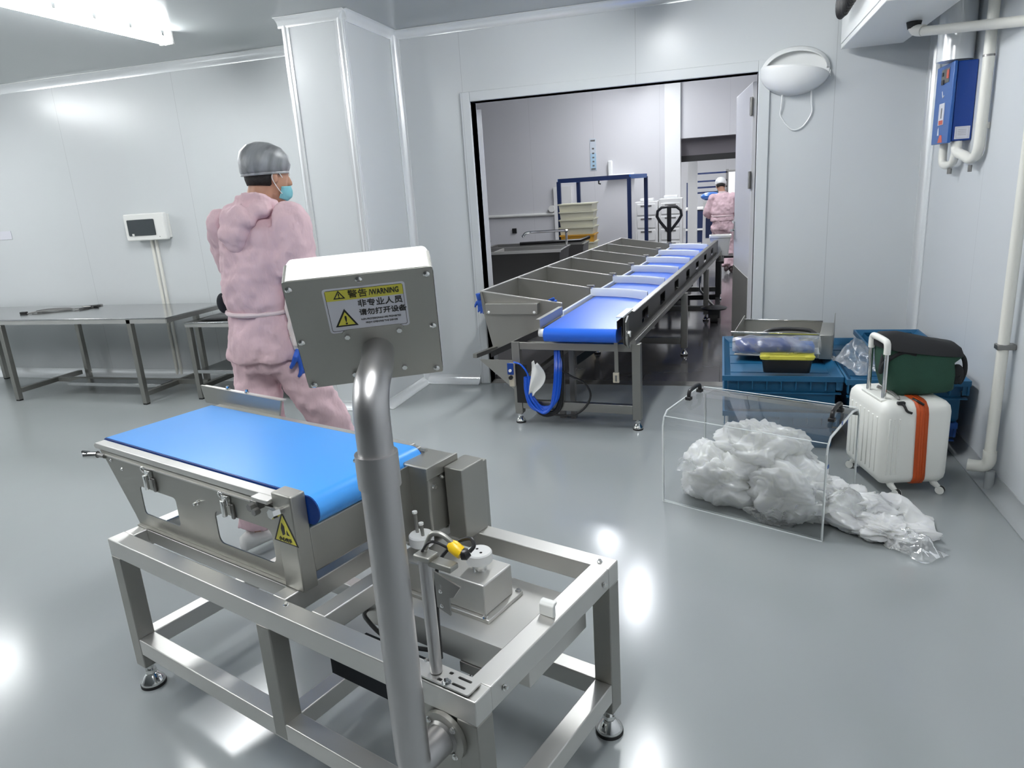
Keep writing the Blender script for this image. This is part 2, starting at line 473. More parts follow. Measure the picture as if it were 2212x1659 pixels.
# far room beyond the doorway
FY, FH = 13.0, 3.3
b = B(); b.box(-8, 4, YB+.06, 13.2, -.05, 0); b.box(-6, 4, 13.2, 24.2, -.05, 0)
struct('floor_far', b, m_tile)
b = B(); b.box(-8, 4, YE, FY+.2, FH, FH+.05); b.box(-6, 4, FY+.2, 24.2, FH, FH+.05)
struct('ceiling_far', b, m_ceil)
b = B(); b.box(-8, -.96, FY, FY+.2, 0, FH); b.box(-.70, 4, FY, FY+.2, 2.21, FH); b.box(.95, 4, FY, FY+.2, 0, 2.21)
struct('wall_far', b, m_farwall)
struct('wall_far_pier', B().box(-.96, -.70, FY-.08, FY+.2, 0, FH), m_white)
struct('wall_far_left', B().box(-8.1, -8, YE, FY+.2, 0, FH), m_farwall)
struct('wall_far_right', B().box(4, 4.1, YE, 24.2, 0, FH), m_farwall)
struct('wall_far_upper', B().box(-8, 4, YE-.03, YE+.02, H, FH), m_farwall)
struct('wall_end', B().box(-6, 4, 24.1, 24.2, 0, FH), m_farwall)
struct('wall_end_left', B().box(-6.1, -6, FY+.2, 24.2, 0, FH), m_farwall)
# roller shutter, rolled up under the lintel of the far opening
r = thing('roller_shutter', 'dark grey rolled-up roller shutter under the lintel of the far opening', 'shutter', (-.70, FY+.2, 1.80))
obj('curtain', B().box(0, 1.65, .0, .05, .12, .40), m_shut, r)
bb = B().cyl((0, .12, .34), (1.65, .12, .34), .09); obj('roll', bb, m_shut, r)
obj('bottom_bar', B().box(0, 1.65, -.005, .06, .02, .12), m_rubber, r)
r.location = (-.70, FY+.21, 1.81)

# ------------------------------------------------------------------ ceiling lamps
def batten(name, x, y0, y1, z, label, mat=m_glow, group=None, w=.075):
    r = thing(name, label, 'ceiling light', (x, (y0+y1)/2, z), 0, group)
    h = (y1-y0)/2
    b = B()
    b.prism([(-w*.75, 0), (w*.75, 0), (w*.62, -.03), (-w*.62, -.03)], lambda a, c, t: (a, t, c), -h, h)
    obj('housing', b, m_white, r, bevel=.003)
    b = B()
    b.prism([(-w*.7, -.031), (w*.7, -.031), (w*.72, -.05), (w*.5, -.078), (0, -.088), (-w*.5, -.078), (-w*.72, -.05)], lambda a, c, t: (a, t, c), -h+.02, h-.02)
    obj('diffuser', b, mat, r)
    b = B()
    for s in (-1, 1): b.box(-w*.75, w*.75, min(s*(h-.02), s*h), max(s*(h-.02), s*h), -.085, 0)
    pieces('end_cap', b, m_whitepl, r, bevel=.004)
    b = B()
    for k in range(-2, 3):
        for s in (-1, 1): b.box(s*w*.78-.004, s*w*.78+.004, k*h*.42-.012, k*h*.42+.012, -.05, -.015)
    pieces('clip', b, m_chrome, r)
    return r
g = 'ceiling battens of the packing room'
batten('ceiling_light', -3.74, 3.17, 4.52, H, 'long glowing white batten lamp on the grey ceiling, upper left', group=g)
for x, y0, t in ((-.48, 3.3, 'batten lamp above the doorway end, just out of view'), (-6.9, 3.2, 'batten lamp at the far left of the ceiling'),
                 (-3.74, .2, 'batten lamp over the machine side of the ceiling'), (-.48, .2, 'batten lamp right above the camera'),
                 (-6.9, .2, 'batten lamp at the left behind the tables')):
    batten('ceiling_light', x, y0, y0+1.35, H, t, group=g)
g = 'ceiling battens of the far rooms'
for x, y, t in ((-.9, 7.2, 'front'), (-1.5, 9.4, 'middle'), (-1.3, 11.6, 'back'), (1.6, 10.5, 'right')):
    batten('ceiling_light', x, y-.7, y+.7, FH, 'ceiling batten of the far room, '+t, m_glow2, g, w=.11)
for x, y, t in ((-1.5, 15.5, 'near'), (-1.0, 19, 'middle'), (1.2, 17, 'right'), (-3.5, 21, 'left')):
    batten('ceiling_light', x, y-.7, y+.7, FH, 'ceiling batten of the end room, '+t, m_glow3, g, w=.14)

# ------------------------------------------------------------------ checkweigher in the foreground
def foot(parent, x, y, ztop, r=.039, mat=m_chrome):
    f = obj('foot', B().lathe([(.001, 0), (r, 0), (r, .012), (r*.95, .016), (r*.55, .036), (r*.42, .040), (.001, .040)], (x, y, .004)), mat, parent)
    obj('foot_pad', B().lathe([(.001, 0), (r*1.04, 0), (r*1.04, .010), (.001, .010)], (x, y, 0)), m_rubber, f)
    obj('stud', B().cyl((x, y, .036), (x, y, ztop+.004), .011, n=14), mat, f)
    obj('nut', B().cyl((x, y, .048), (x, y, .060), .019, n=6), mat, f)
    return f
def bolt(parent, p, d, r=.006, h=.006, name='bolt'):
    p = Vector(p); d = Vector(d).normalized()
    b = B().cyl(p, p+d*h*.35, r*1.5, n=16); b.cyl(p+d*h*.3, p+d*h, r, n=6)
    me = obj(name, b, m_chrome, parent)
    return me

MW = thing('checkweigher', 'stainless checkweigher with a wide blue belt and raised display box, in the foreground', 'checkweigher', (-.464, 1.114, 0), -18.47)
T = .055; ZT = .555; W_ = 1.49; D_ = .646
b = B()
def rail_x(b, x0, x1, y0, z1, t=T, h=.06): b.box(x0, x1, y0, y0+t, z1-h, z1)
obj('top_rail', B().box(-W_, 0, 0, T, ZT-.06, ZT), m_steel_lit, MW, bevel=.003)
obj('top_rail', B().box(-W_, 0, D_-T, D_, ZT-.06, ZT), m_steel_lit, MW, bevel=.003)
obj('end_rail', B().box(-T-.001, -.001, T, D_-T, ZT-.0605, ZT-.0005), m_steel_lit, MW, bevel=.003)
obj('end_rail', B().box(-W_+.001, -W_+T, T, D_-T, ZT-.0605, ZT-.0005), m_steel_lit, MW, bevel=.003)
for x in (-.722, -.566): obj('cross_rail', B().box(x, x+.05, T, D_-T, ZT-.0605, ZT-.0005), m_steel_lit, MW, bevel=.003)
obj('inner_rail', B().box(-W_+T, -.722, .10, .140, ZT-.045, ZT-.0005), m_steel_lit, MW, bevel=.003)
obj('inner_rail', B().box(-W_+T, -.722, .50, .545, ZT-.045, ZT-.0005), m_steel_lit, MW, bevel=.003)
for x, y in ((-W_, 0), (-T, 0), (-W_, D_-T), (-T, D_-T), (-.735, 0), (-.735, D_-T)):
    mid = x == -.735
    obj('leg', B().box(x, x+T, y, y+T, .145 if mid else .085, ZT-.06), m_steel, MW, bevel=.003)
    if not mid: foot(MW, x+T/2, y+T/2, .085)
obj('lower_rail', B().box(-W_+T, -T, .0005, T-.0005, .14, .198), m_steel_lit, MW, bevel=.003)
obj('lower_rail', B().box(-W_+T, -T, D_-T+.0005, D_-.0005, .128, .188), m_steel_lit, MW, bevel=.003)
obj('lower_rail', B().box(-W_+.0005, -W_+T-.0005, T, D_-T, .14, .198), m_steel_lit, MW, bevel=.003)
obj('lower_rail', B().box(-T+.0005, -.0005, T, D_-T, .128, .188), m_steel_lit, MW, bevel=.003)
obj('lower_rail', B().box(-.7355, -.6805, T, D_-T, .14, .198), m_steel_lit, MW, bevel=.003)
for p, d in (((-.030, .028, ZT), Z), ((-.038, .612, ZT), Z), ((-.644, .039, ZT), Z), ((-.62, .615, ZT), Z), ((0, .10, ZT-.03), X), ((0, .56, ZT-.03), X), ((-.56, .585, ZT), Z)):
    bolt(MW, p, d, .005, .008)
# belt bed
bz = .818
prof = []
for a in range(-90, 91, 15): prof.append((-.640+.040*math.cos(R(a)), bz-.040+.040*math.sin(R(a))))
for a in range(90, 271, 30): prof.append((-1.690+.018*math.cos(R(a)), bz-.018+.018*math.sin(R(a))))
obj('belt', B().prism(prof, lambda a, c, t: (a, t, c), .152, .552), m_belt, MW, smooth=60)
for y0, y1 in ((.149, .151), (.553, .555)): obj('belt_edge', B().prism([(a, c-.001) for a, c in prof], lambda a, c, t: (a, t, c), y0, y1), m_heater, MW)
obj('bed_edge', B().prism([(-1.70, .792), (-1.705, .802), (-1.69, .812), (-.735, .812), (-.735, .792)], lambda a, c, t: (a, t, c), .112, .146), m_chrome if False else m_steel_lit, MW, bevel=.002)
obj('bed_edge', B().prism([(-1.70, .792), (-1.705, .802), (-1.69, .812), (-.66, .812), (-.66, .792)], lambda a, c, t: (a, t, c), .558, .590), m_steel_lit, MW, bevel=.002)
def panel(y0, y1, name='side_panel'):
    outer = [(-1.665, .790), (-.70, .790), (-.70, .556), (-1.495, .556), (-1.515, .590), (-1.64, .765)]
    holes = [rr_loop(-1.445, -1.235, .604, .702, .014), rr_loop(-1.030, -.765, .604, .708, .022)]
    return obj(name, plate(outer, holes, y1-y0, lambda a, c, t: (a, (y0+y1)/2+t, c)), m_sheet, MW)
panel(.112, .116); panel(.560, .564)
obj('panel_flange', B().box(-1.49, -.72, .100, .1115, .5555, .560), m_sheet, MW)
obj('panel_lip', B().box(-1.655, -.70, .106, .1115, .778, .782), m_steel_lit, MW)
# end column of the bed with cover box
obj('end_column', B().box(-.724, -.645, .100, .148, .5555, .832), m_sheet, MW, bevel=.004)
obj('end_column', B().box(-.70, -.645, .556, .600, .5555, .80), m_sheet, MW, bevel=.004)
obj('end_bracket', B().box(-.792, -.724, .085, .112, .800, .812), m_steel_lit, MW, bevel=.002)
obj('end_bracket', B().box(-.800, -.77, .085, .1118, .775, .800), m_darksteel, MW, bevel=.002)
obj('front_cover', B().box(-.700, -.655, .150, .520, .588, .722), m_sheet, MW, bevel=.006)
obj('cover_shelf', B().box(-.80, -.700, .150, .520, .715, .722), m_sheet, MW)
# levelling / latch hardware on the near panel
def latch(x):
    r = obj('latch', B().box(x-.012, x+.012, .098, .1115, .745, .775), m_chrome, MW, bevel=.002)
    obj('latch_hook', B().tube(bez((x-.006, .094, .772), (x-.008, .085, .79), (x+.006, .085, .800), (x+.008, .094, .782)), .003, 8), m_chrome, r)
    bb = B().box(x-.005, x+.010, .086, .098, .715, .765)
    obj('latch_lever', bb, m_chrome, r, bevel=.003)
    obj('latch_plate', B().box(x+.011, x+.024, .104, .1115, .705, .75), m_darksteel, r, bevel=.002)
latch(-1.355); latch(-.945)
for x, z in ((-1.60, .765), (-1.535, .745)): bolt(MW, (x, .1115, z), -Y, .004, .004)
bolt(MW, (-1.105, .1115, .716), -Y, .005, .016)
r_ = obj('tension_knob', B().cyl((-1.672, .105, .775), (-1.715, .085, .772), .012, .014, n=16), m_chrome, MW)
obj('knob_stem', B().cyl((-1.63, .108, .775), (-1.68, .104, .775), .008, n=12), m_darksteel, r_)
obj('knob_cap', B().cyl((-1.70, .09, .78), (-1.722, .080, .785), .009, .006, n=8), m_chrome, r_)
k = obj('lock_knob', B().cyl((-.682, .100, .790), (-.682, .080, .792), .010, n=12), m_chrome, MW)
obj('knob_head', B().cyl((-.682, .084, .792), (-.682, .062, .794), .014, n=6), m_chrome, k)
k = obj('lock_knob', B().cyl((-.785, .085, .785), (-.785, .070, .785), .011, n=6), m_darksteel, MW)
obj('knob_head', B().cyl((-.765, .085, .777), (-.765, .068, .777), .010, n=6), m_darksteel, k)
# pinch-point warning triangle
def tri(cx, cz, s): return [(cx, cz+s*.62), (cx-s*.5, cz-s*.30), (cx+s*.5, cz-s*.30)]
sl = obj('pinch_warning_sticker', B().prism(tri(-.688, .722, .100), lambda a, c, t: (a, .0993+t, c), 0, .0006), m_ink, MW, label='yellow triangular pinch-point warning sticker')
obj('sticker_face', B().prism(tri(-.688, .721, .084), lambda a, c, t: (a, .0988+t, c), 0, .0005), m_yel, sl)
bb = B().prism([(-.695, .752), (-.686, .742), (-.686, .720), (-.697, .714), (-.701, .733)], lambda a, c, t: (a, .0984+t, c), 0, .0004)
bb.prism([(-.679, .733), (-.668, .718), (-.680, .719)], lambda a, c, t: (a, .0984+t, c), 0, .0004)
obj('hand_symbol', bb, m_ink, sl)
obj('sticker_lettering', text_b('小心夹手', .013, lambda a, c, t: (a, .0984-t, c), -.714, .699, bold=.0004), m_ink, sl)
# guide plate at the back of the belt
gp = obj('guide_plate', B().hexa([(-1.785, .588, .808), (-1.325, .588, .808), (-1.325, .594, .808), (-1.785, .594, .808),
     (-1.800, .586, .878), (-1.300, .586, .872), (-1.300, .594, .872), (-1.800, .594, .878)]), m_sheet, MW)
obj('guide_flange', B().box(-1.800, -1.300, .594, .612, .868, .873), m_steel_lit, gp)
for x in (-1.64, -1.52): bolt(gp, (x, .602, .873), Z, .006, .014)
obj('guide_bracket', B().box(-1.60, -1.56, .590, .600, .775, .80), m_sheet, gp)
# drive plate, motor boxes
pl = B().prism(rr_loop(.425, .535, .560, .792, .022), lambda a, c, t: (t, a, c), -.588, -.583)
obj('drive_plate', pl, m_sheet, MW)
obj('plate_flange', B().box(-.583, -.540, .43, .53, .5552, .560), m_sheet, MW)
obj('roller_axle', B().cyl((-.640, .555, .778), (-.640, .585, .778), .016, n=12), m_black, MW)
k = obj('tension_bolt', B().cyl((-.625, .57, .80), (-.60, .57, .80), .008, n=6), m_chrome, MW)
obj('drive_housing', B().prism([(-.640, .798), (-.512, .798), (-.512, .585), (-.640, .585)], lambda a, c, t: (a, t, c), .470, .602), m_sheet, MW, bevel=.006)
obj('housing_lip', B().box(-.515, -.506, .462, .604, .762, .800), m_sheet, MW, bevel=.002)
obj('motor_box', B().box(-.560, -.472, .604, .700, .50, .752), m_sheet, MW, bevel=.003)
obj('motor_box_lid', B().box(-.504, -.438, .535, .640, .5552, .7805), m_sheet, MW, bevel=.003)
bolt(MW, (-.512, .49, .735), X, .006, .012); bolt(MW, (-.506, .52, .755), X, .004, .01)
# tray below the deck, instrument box and the two round posts
obj('tray', B().prism([(.275, .375), (.275, .435), (.283, .452), (.302, .461), (.56, .461), (.56, .375)], lambda a, c, t: (t, a, c), -.640, -.058), m_steel_lit, MW, bevel=.002)
ib = obj('instrument_box', B().box(-.560, -.240, .350, .478, .472, .562), m_steel_lit, MW, bevel=.004)
obj('box_base', B().box(-.575, -.222, .338, .50, .4612, .472), m_steel_lit, ib, bevel=.002)
for x, y in ((-.238, .344), (-.232, .492), (-.40, .344)): bolt(ib, (x, y, .472), Z, .006, .007)
def round_post(x, y):
    c = obj('adjuster_puck', B().lathe([(.001, .022), (.033, .022), (.036, .025), (.036, .050), (.033, .054), (.001, .054)], (x, y, .562)), m_sheet if False else m_rack, ib)
    obj('puck_stem', B().cyl((x, y, .562), (x, y, .584), .020, n=14), m_chrome, c)
    return c
c1 = round_post(-.302, .418); c2 = round_post(-.510, .418)
for x, y in ((-.312, .424), (-.290, .412)): obj('puck_hole', B().cyl((x, y, .616), (x, y, .6168), .004, n=10), m_ink, c1)
for x, y, h in ((-.525, .420, .062), (-.497, .412, .036)):
    p = obj('puck_lever', B().cyl((x, y, .614), (x-.003, y, .614+h), .0045, .006, n=10), m_steel, c2)
    obj('lever_tip', B().cyl((x-.003, y, .614+h), (x-.003, y, .620+h), .0075, n=10), m_whitepl, p)
# sensor pole
sp_ = obj('sensor_pole', B().cyl((-.125, .028, .566), (-.125, .028, .835), .0135, n=20), m_pipe, MW)
bb = plate(rr_loop(-.160, -.020, .002, .052, .006), [rr_loop(-.072, -.036, .034, .041, .003), rr_loop(-.072, -.036, .012, .019, .003), rr_loop(-.108, -.096, .008, .016, .003), rr_loop(-.098, -.088, .036, .044, .003)], .004, lambda a, c, t: (a, c, .562+t))
obj('pole_base', bb, m_steel_lit, sp_)
obj('base_gap', B().box(-.155, -.025, .006, .048, .5552, .5598), m_black, sp_)
bolt(sp_, (-.082, .010, .564), Z, .007, .008); obj('pole_screw', B().cyl((-.135, .014, .60), (-.135, .008, .60), .004, n=8), m_chrome, sp_)
obj('pole_cap', B().box(-.142, -.100, .012, .046, .835, .848), m_sheet, sp_, bevel=.003)
obj('sensor_arm', B().prism(rr_loop(-.110, -.050, .824, .838, .004), lambda a, c, t: (a, .020+t, c), 0, .026), m_sheet, sp_, bevel=.002)
sb = obj('sensor_bracket', plate([(-.086, .825), (-.020, .808), (-.040, .78), (-.052, .775), (-.052, .735), (-.086, .745)], [rr_loop(-.074, -.070, .79, .80, .002)], .004, lambda a, c, t: (a, .012+t, c)), m_darksteel, sp_)
for z in (.785, .752): bolt(sb, (-.072, .010, z), -Y, .003, .004)
DXP = -.056
PX_ = lambda pts: [(a+DXP, c, z) for a, c, z in pts]
cn = obj('sensor_plug', B().tube(PX_([(-.020, .055, .868), (-.012, .055, .864), (.002, .055, .857), (.010, .055, .853)]), [.010, .0135, .0135, .012], 16), m_yel2, MW)
obj('plug_boot', B().tube(PX_([(.010, .055, .853), (.017, .058, .853), (.022, .064, .856)]), [.0122, .0125, .008], 16), m_black, cn)
obj('sensor_cable', B().tube(smooth_path([(-.128, .035, .852), (-.115, .045, .884), (-.090, .05, .886), (-.064, .055, .868)]), .0055, 12), m_sheet, cn)
obj('black_cable', B().tube(smooth_path([(-.132, .03, .848), (-.115, .035, .870), (-.095, .04, .872), (-.064, .05, .857)]), .003, 8), m_black, cn)
obj('power_cable', B().tube(smooth_path([(-.034, .064, .856), (-.030, .075, .866), (-.050, .085, .872), (-.09, .075, .85), (-.118, .055, .80), (-.125, .050, .70), (-.13, .052, .58)]), .0042, 8), m_black, cn)
obj('mount_plate', B().box(-.175, -.0555, .006, .010, .30, .4948), m_sheet, MW)
obj('rail_clip', B().prism([(.325, .5555), (.325, .585), (.333, .592), (.345, .592), (.345, .586), (.337, .582), (.337, .5555)], lambda a, c, t: (t, a, c), -.052, -.012), m_whitepl, MW, bevel=.002)
# flexible cable and beacon under the deck
obj('cable_loop', B().tube(smooth_path([(-.64, .30, .40), (-.56, .22, .44), (-.44, .20, .42), (-.36, .30, .36), (-.40, .42, .34), (-.52, .45, .36)]), .006, 8), m_black, MW)
obj('cable_box', B().box(-.62, -.32, .13, .265, .30, .345), m_dark, MW)
k = obj('floor_caster', B().lathe([(.001, 0), (.035, 0), (.038, .02), (.02, .045), (.001, .045)], (-.235, .30, .30)), m_chrome, MW)
obj('caster_block', B().box(-.275, -.195, .27, .33, .346, .3745), m_darksteel, k)
# monitor post
th = Vector((-.09, -.10, 0))
m_c = Vector((-.213, .03, 1.305)); ang = R(44.4)
n_ = Vector((-math.sin(ang), math.cos(ang), 0)); r0 = Vector((math.cos(ang), math.sin(ang), 0))
tilt, roll = -.44, .032
t0 = Z*math.cos(tilt)+n_*math.sin(tilt)
mr = r0*math.cos(roll)+t0*math.sin(roll); mt = -r0*math.sin(roll)+t0*math.cos(roll); mn = (mr.cross(mt))*-1   # mn points away from the back plate, towards the screen
PM = Matrix((mr, mt, mn)).transposed().to_4x4(); PM.translation = m_c
Wm, Hm, Dm = .273, .252, .085
low = [th+Z*.44-Y*0+Vector((0, 0, 0))]
post = obj('post', B().tube([Vector((-.09, .0, .44)), Vector((-.09, -.045, .44))]+bez((-.09, -.06, .44), (-.09, -.098, .44), (-.09, -.10, .445), (-.09, -.10, .49), 8)+[Vector((-.09, -.10, 1.11))], .0345, 28), m_pipe, MW)
fl = obj('flange', B().cyl((-.09, -.0005, .44), (-.09, -.012, .44), .058, n=32), m_sheet, post)
for a in range(4): bolt(fl, (-.09+.047*math.cos(PI/4+a*PI/2), -.012, .44+.047*math.sin(PI/4+a*PI/2)), -Y, .005, .006)
obj('weld_ring', B().cyl((-.09, -.012, .44), (-.09, -.018, .44), .040, .035, n=32), m_darksteel, post)
ent = PM @ Vector((.012, -.050, 0))
dirn = mn
up_pts = [Vector((-.09, -.10, 1.11)), Vector((-.09, -.10, 1.16))]+bez((-.09, -.10, 1.17), (-.09, -.10, 1.27), ent-dirn*.09, ent+dirn*.002, 14)
nk = obj('gooseneck', B().tube(up_pts, .032, 28), m_pipe, post)
obj('collar', B().cyl((-.09, -.10, 1.055), (-.09, -.10, 1.118), .0385, n=32), m_pipe, post)
bolt(post, (-.09-.036, -.10-.012, 1.10), (-1, -.3, 0), .004, .008)
mon = obj('display_box', B().prism(rr_loop(-Wm/2, Wm/2, -Hm/2, Hm/2, .004), lambda a, c, t: (a, c, t), .0, Dm*.72), m_sheet, MW, mtx=PM)
b = B()
b.loft([[(a*s, c*s2, t) for a, c in rr_loop(-Wm/2-.001, Wm/2+.001, -Hm/2-.001, Hm/2+.001, .012)] for s, s2, t in ((1, 1, .002), (1, 1, Dm*.72), (.97, .97, Dm), (.001, .001, Dm+.001))], cap=False)
obj('front_shell', b, m_white, mon, mtx=PM, smooth=50)
obj('screen', B().box(-.10, .10, -.07, .08, Dm+.0012, Dm+.003), m_black, mon, mtx=PM)
obj('neck_plate', B().prism(rr_loop(-.050, .070, -.108, .008, .012), lambda a, c, t: (a, c, t), -.003, -.0002), m_sheet, mon, mtx=PM)
for a, c in ((-.040, -.005), (.060, -.003), (-.040, -.098), (.060, -.096)): obj('neck_bolt', B().cyl((a, c, -.003), (a, c, -.010), .0055, n=6), m_chrome, mon, mtx=PM)
for a, c in ((-.127, .110), (0, .116), (.124, .112), (-.128, -.010), (.126, -.006), (-.125, -.117), (.124, -.113)):
    obj('screw', B().lathe([(.0065, 0), (.0065, .003), (.003, .006), (.001, .006)], n=14), m_chrome, mon, mtx=PM @ Matrix.Translation((a, c, 0)) @ Matrix.Rotation(PI, 4, 'X'))
# warning label
LB = PM @ Matrix.Translation((.006, .052, 0)) @ Matrix.Rotation(R(0), 4, 'Z')
lw, lh = .152, .100
lf = lambda z: (lambda a, c, t: (LB @ Vector((a, c, -z-t))))
lab = obj('warning_label', B().prism(rr_loop(-lw/2, lw/2, -lh/2, lh/2, .006), lf(.0002), 0, .0005), m_label, mon, label='white and yellow warning label')
for x0, x1, y0, y1 in ((-lw/2+.004, lw/2-.004, -lh/2+.004, -lh/2+.0048), (-lw/2+.004, -lw/2+.0048, -lh/2+.004, lh/2-.005), (lw/2-.0048, lw/2-.004, -lh/2+.004, lh/2-.005)):
    pass
bb = plate(rr_loop(-lw/2+.004, lw/2-.004, -lh/2+.004, lh/2-.004, .004), [rr_loop(-lw/2+.0048, lw/2-.0048, -lh/2+.0048, lh/2-.0048, .0036)], .0003, lf(.0009))
obj('label_border', bb, m_ink, lab)
obj('header_band', B().box(-lw/2+.0048, lw/2-.0048, lh/2-.027, lh/2-.0048, .0008, .0011), m_yel, lab, mtx=LB @ Matrix.Scale(-1, 4, (0, 0, 1)))
bb = plate([(-.058, .027), (-.036, .027), (-.047, .045)], [[(-.0545, .029), (-.0395, .029), (-.047, .0412)]], .0003, lf(.0014))
bb.add(text_b('!', .013, lf(.0013), -.0488, .0295, bold=.0003))
bb.add(text_b('警告', .0185, lf(.0013), -.031, .0285))
bb.add(text_b('/WARNING', .0165, lf(.0013), .008, .0290, bold=.0003, sx=.66))
obj('header_lettering', bb, m_ink, lab)
bb = B().prism([(-.064, -.036), (-.021, -.036), (-.0425, .004)], lf(.0009), 0, .0003)
tr_ = obj('warning_triangle', bb, m_ink, lab)
obj('triangle_face', B().prism([(-.0585, -.0325), (-.0265, -.0325), (-.0425, -.003)], lf(.0013), 0, .0003), m_yel, tr_)
obj('exclamation_mark', text_b('!', .027, lf(.0017), -.0462, -.0305, bold=.0004), m_ink, tr_)
bb = text_b('非专业人员', .0170, lf(.0009), -.016, .0060, bold=.0002)
bb.add(text_b('请勿打开设备', .0150, lf(.0009), -.016, -.0135, bold=.0002))
bb.add(text_b('NON-PROFESSIONALS ARE PROHIBITED', .0052, lf(.0009), .0235, -.0260, align='CENTER', sx=.82))
bb.add(text_b('FROM OPENING THE DEVICE', .0052, lf(.0009), .0235, -.0345, align='CENTER', sx=.9))
obj('label_lettering', bb, m_ink, lab)

# ------------------------------------------------------------------ sorting conveyor through the doorway
CV = thing('sorting_conveyor', 'long stainless sorting conveyor with blue belt and side bins, running through the doorway', 'conveyor', (-.478, 4.331, 0), -5.28)
VE = 5.45
# belt
prof = []
for a in range(90, 271, 18): prof.append((-.09+.045*math.cos(R(a)), .645+.045*math.sin(R(a))))
for a in range(-90, 91, 30): prof.append((VE-.05+.045*math.cos(R(a)), .645+.045*math.sin(R(a))))
obj('belt', B().prism(prof, lambda a, c, t: (t, a, c), -.592, -.122), m_belt2, CV, smooth=60)
b = B().cyl((-.632, -.085, .655), (-.594, -.085, .655), .026, n=18); obj('roller_bearing', b, m_whitepl, CV)
obj('belt_bed', B().box(-.60, -.120, .02, VE-.08, .605, .684), m_darksteel, CV)
# right side plate, windows and flanges
holes = [rr_loop(v, v+.23, .622, .708, .012) for v in [.42+.70*i for i in range(7)]]
obj('side_plate', plate([(-.135, .60), (-.06, .572), (VE, .572), (VE, .745), (.18, .745), (.10, .765), (-.135, .765)], holes, .004, lambda a, c, t: (-.072+t, a, c)), M('shaded_side_steel', (.17, .17, .17), .4, metal=1), CV)  # steel darkened: shade of the wall-facing side put into the colour
obj('top_flange', B().box(-.112, -.074, .10, VE, .742, .747), m_steel, CV)
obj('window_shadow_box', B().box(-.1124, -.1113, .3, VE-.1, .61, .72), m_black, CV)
obj('bottom_channel', B().prism([(-.070, .572), (-.020, .572), (-.020, .606), (-.026, .606), (-.026, .578), (-.070, .578)], lambda a, c, t: (a, t, c), -.03, VE), m_steel, CV)
obj('edge_guide', B().box(-.116, -.1125, -.125, VE, .690, .742), m_darksteel, CV)
obj('front_guide', B().box(-.118, -.074, -.135, .16, .765, .772), m_flap, CV, bevel=.002)
obj('front_guide', B().prism([(-.640, .748), (-.612, .748), (-.612, .692), (-.616, .692), (-.616, .744), (-.640, .744)], lambda a, c, t: (a, t, c), -.12, .36), m_sheet, CV)
# bins
dv = [.42, 1.15, 1.90, 2.67, 3.44, 4.19, 4.98]
for i, v in enumerate(dv):
    poly = [(-1.238, .850), (-.635, .762), (-.635, .675), (-.70, .645), (-1.165, .385), (-1.238, .70)]
    obj('bin_divider', B().prism(poly, lambda a, c, t: (a, t, c), v-.003, v+.003), m_sheet, CV)
    obj('divider_rim', B().hexa([(-1.238, v-.008, .846), (-.635, v-.008, .758), (-.635, v+.008, .758), (-1.238, v+.008, .846),
        (-1.238, v-.008, .853), (-.635, v-.008, .765), (-.635, v+.008, .765), (-1.238, v+.008, .853)]), m_steel_lit, CV)
b = B().hexa([(-1.243, dv[0], .70), (-1.239, dv[0], .70), (-1.239, dv[-1], .70), (-1.243, dv[-1], .70), (-1.243, dv[0], .85), (-1.239, dv[0], .85), (-1.239, dv[-1], .85), (-1.243, dv[-1], .85)])
obj('bin_outer_wall', b, m_sheet, CV)
b = B().hexa([(-1.175, dv[0], .385), (-1.166, dv[0], .385), (-1.166, dv[-1], .385), (-1.175, dv[-1], .385), (-1.243, dv[0], .70), (-1.239, dv[0], .70), (-1.239, dv[-1], .70), (-1.243, dv[-1], .70)])
obj('bin_outer_skirt', b, m_sheet, CV)
obj('outer_rim', B().box(-1.256, -1.236, dv[0]-.01, dv[-1]+.01, .846, .856), m_steel_lit, CV, bevel=.002)
b = B().hexa([(-1.166, dv[0], .380), (-.635, dv[0], .664), (-.635, dv[-1], .664), (-1.166, dv[-1], .380), (-1.166, dv[0], .388), (-.635, dv[0], .672), (-.635, dv[-1], .672), (-1.166, dv[-1], .388)])
obj('bin_floor', b, m_sheet, CV)
obj('chute_edge', B().box(-.632, -.612, .38, VE-.3, .640, .712), m_flap, CV, bevel=.003)
# box lip and sheet on the front bin
fb = obj('front_lip', B().box(-1.20, -.80, .365, .416, .690, .768), m_sheet, CV, bevel=.003)
for u_ in (-1.175, -.825): obj('rivet', B().ell((u_, .364, .705), .010, .004, .010), m_white, fb)
obj('corner_stay', B().hexa([(-1.235, .40, .69), (-1.205, .40, .69), (-1.205, .418, .69), (-1.235, .418, .69), (-1.250, .40, .845), (-1.235, .40, .845), (-1.235, .418, .845), (-1.250, .418, .845)]), m_steel, CV)
obj('end_gusset', B().prism([(-1.12, .44), (-.868, .44), (-.868, .24), (-.88, .24)], lambda a, c, t: (a, t, c), .020, .026), m_sheet, CV)
obj('bin_bearer', B().hexa([(-1.03, .02, .455), (-1.03, .05, .455), (-.66, .05, .62), (-.66, .02, .62), (-1.03, .02, .495), (-1.03, .05, .495), (-.66, .05, .66), (-.66, .02, .66)]), m_black, CV)
obj('support_strip', B().hexa([(-1.18, .05, .44), (-1.15, .05, .44), (-1.15, .42, .41), (-1.18, .42, .41), (-1.18, .05, .47), (-1.15, .05, .47), (-1.15, .42, .44), (-1.18, .42, .44)]), m_steel, CV)
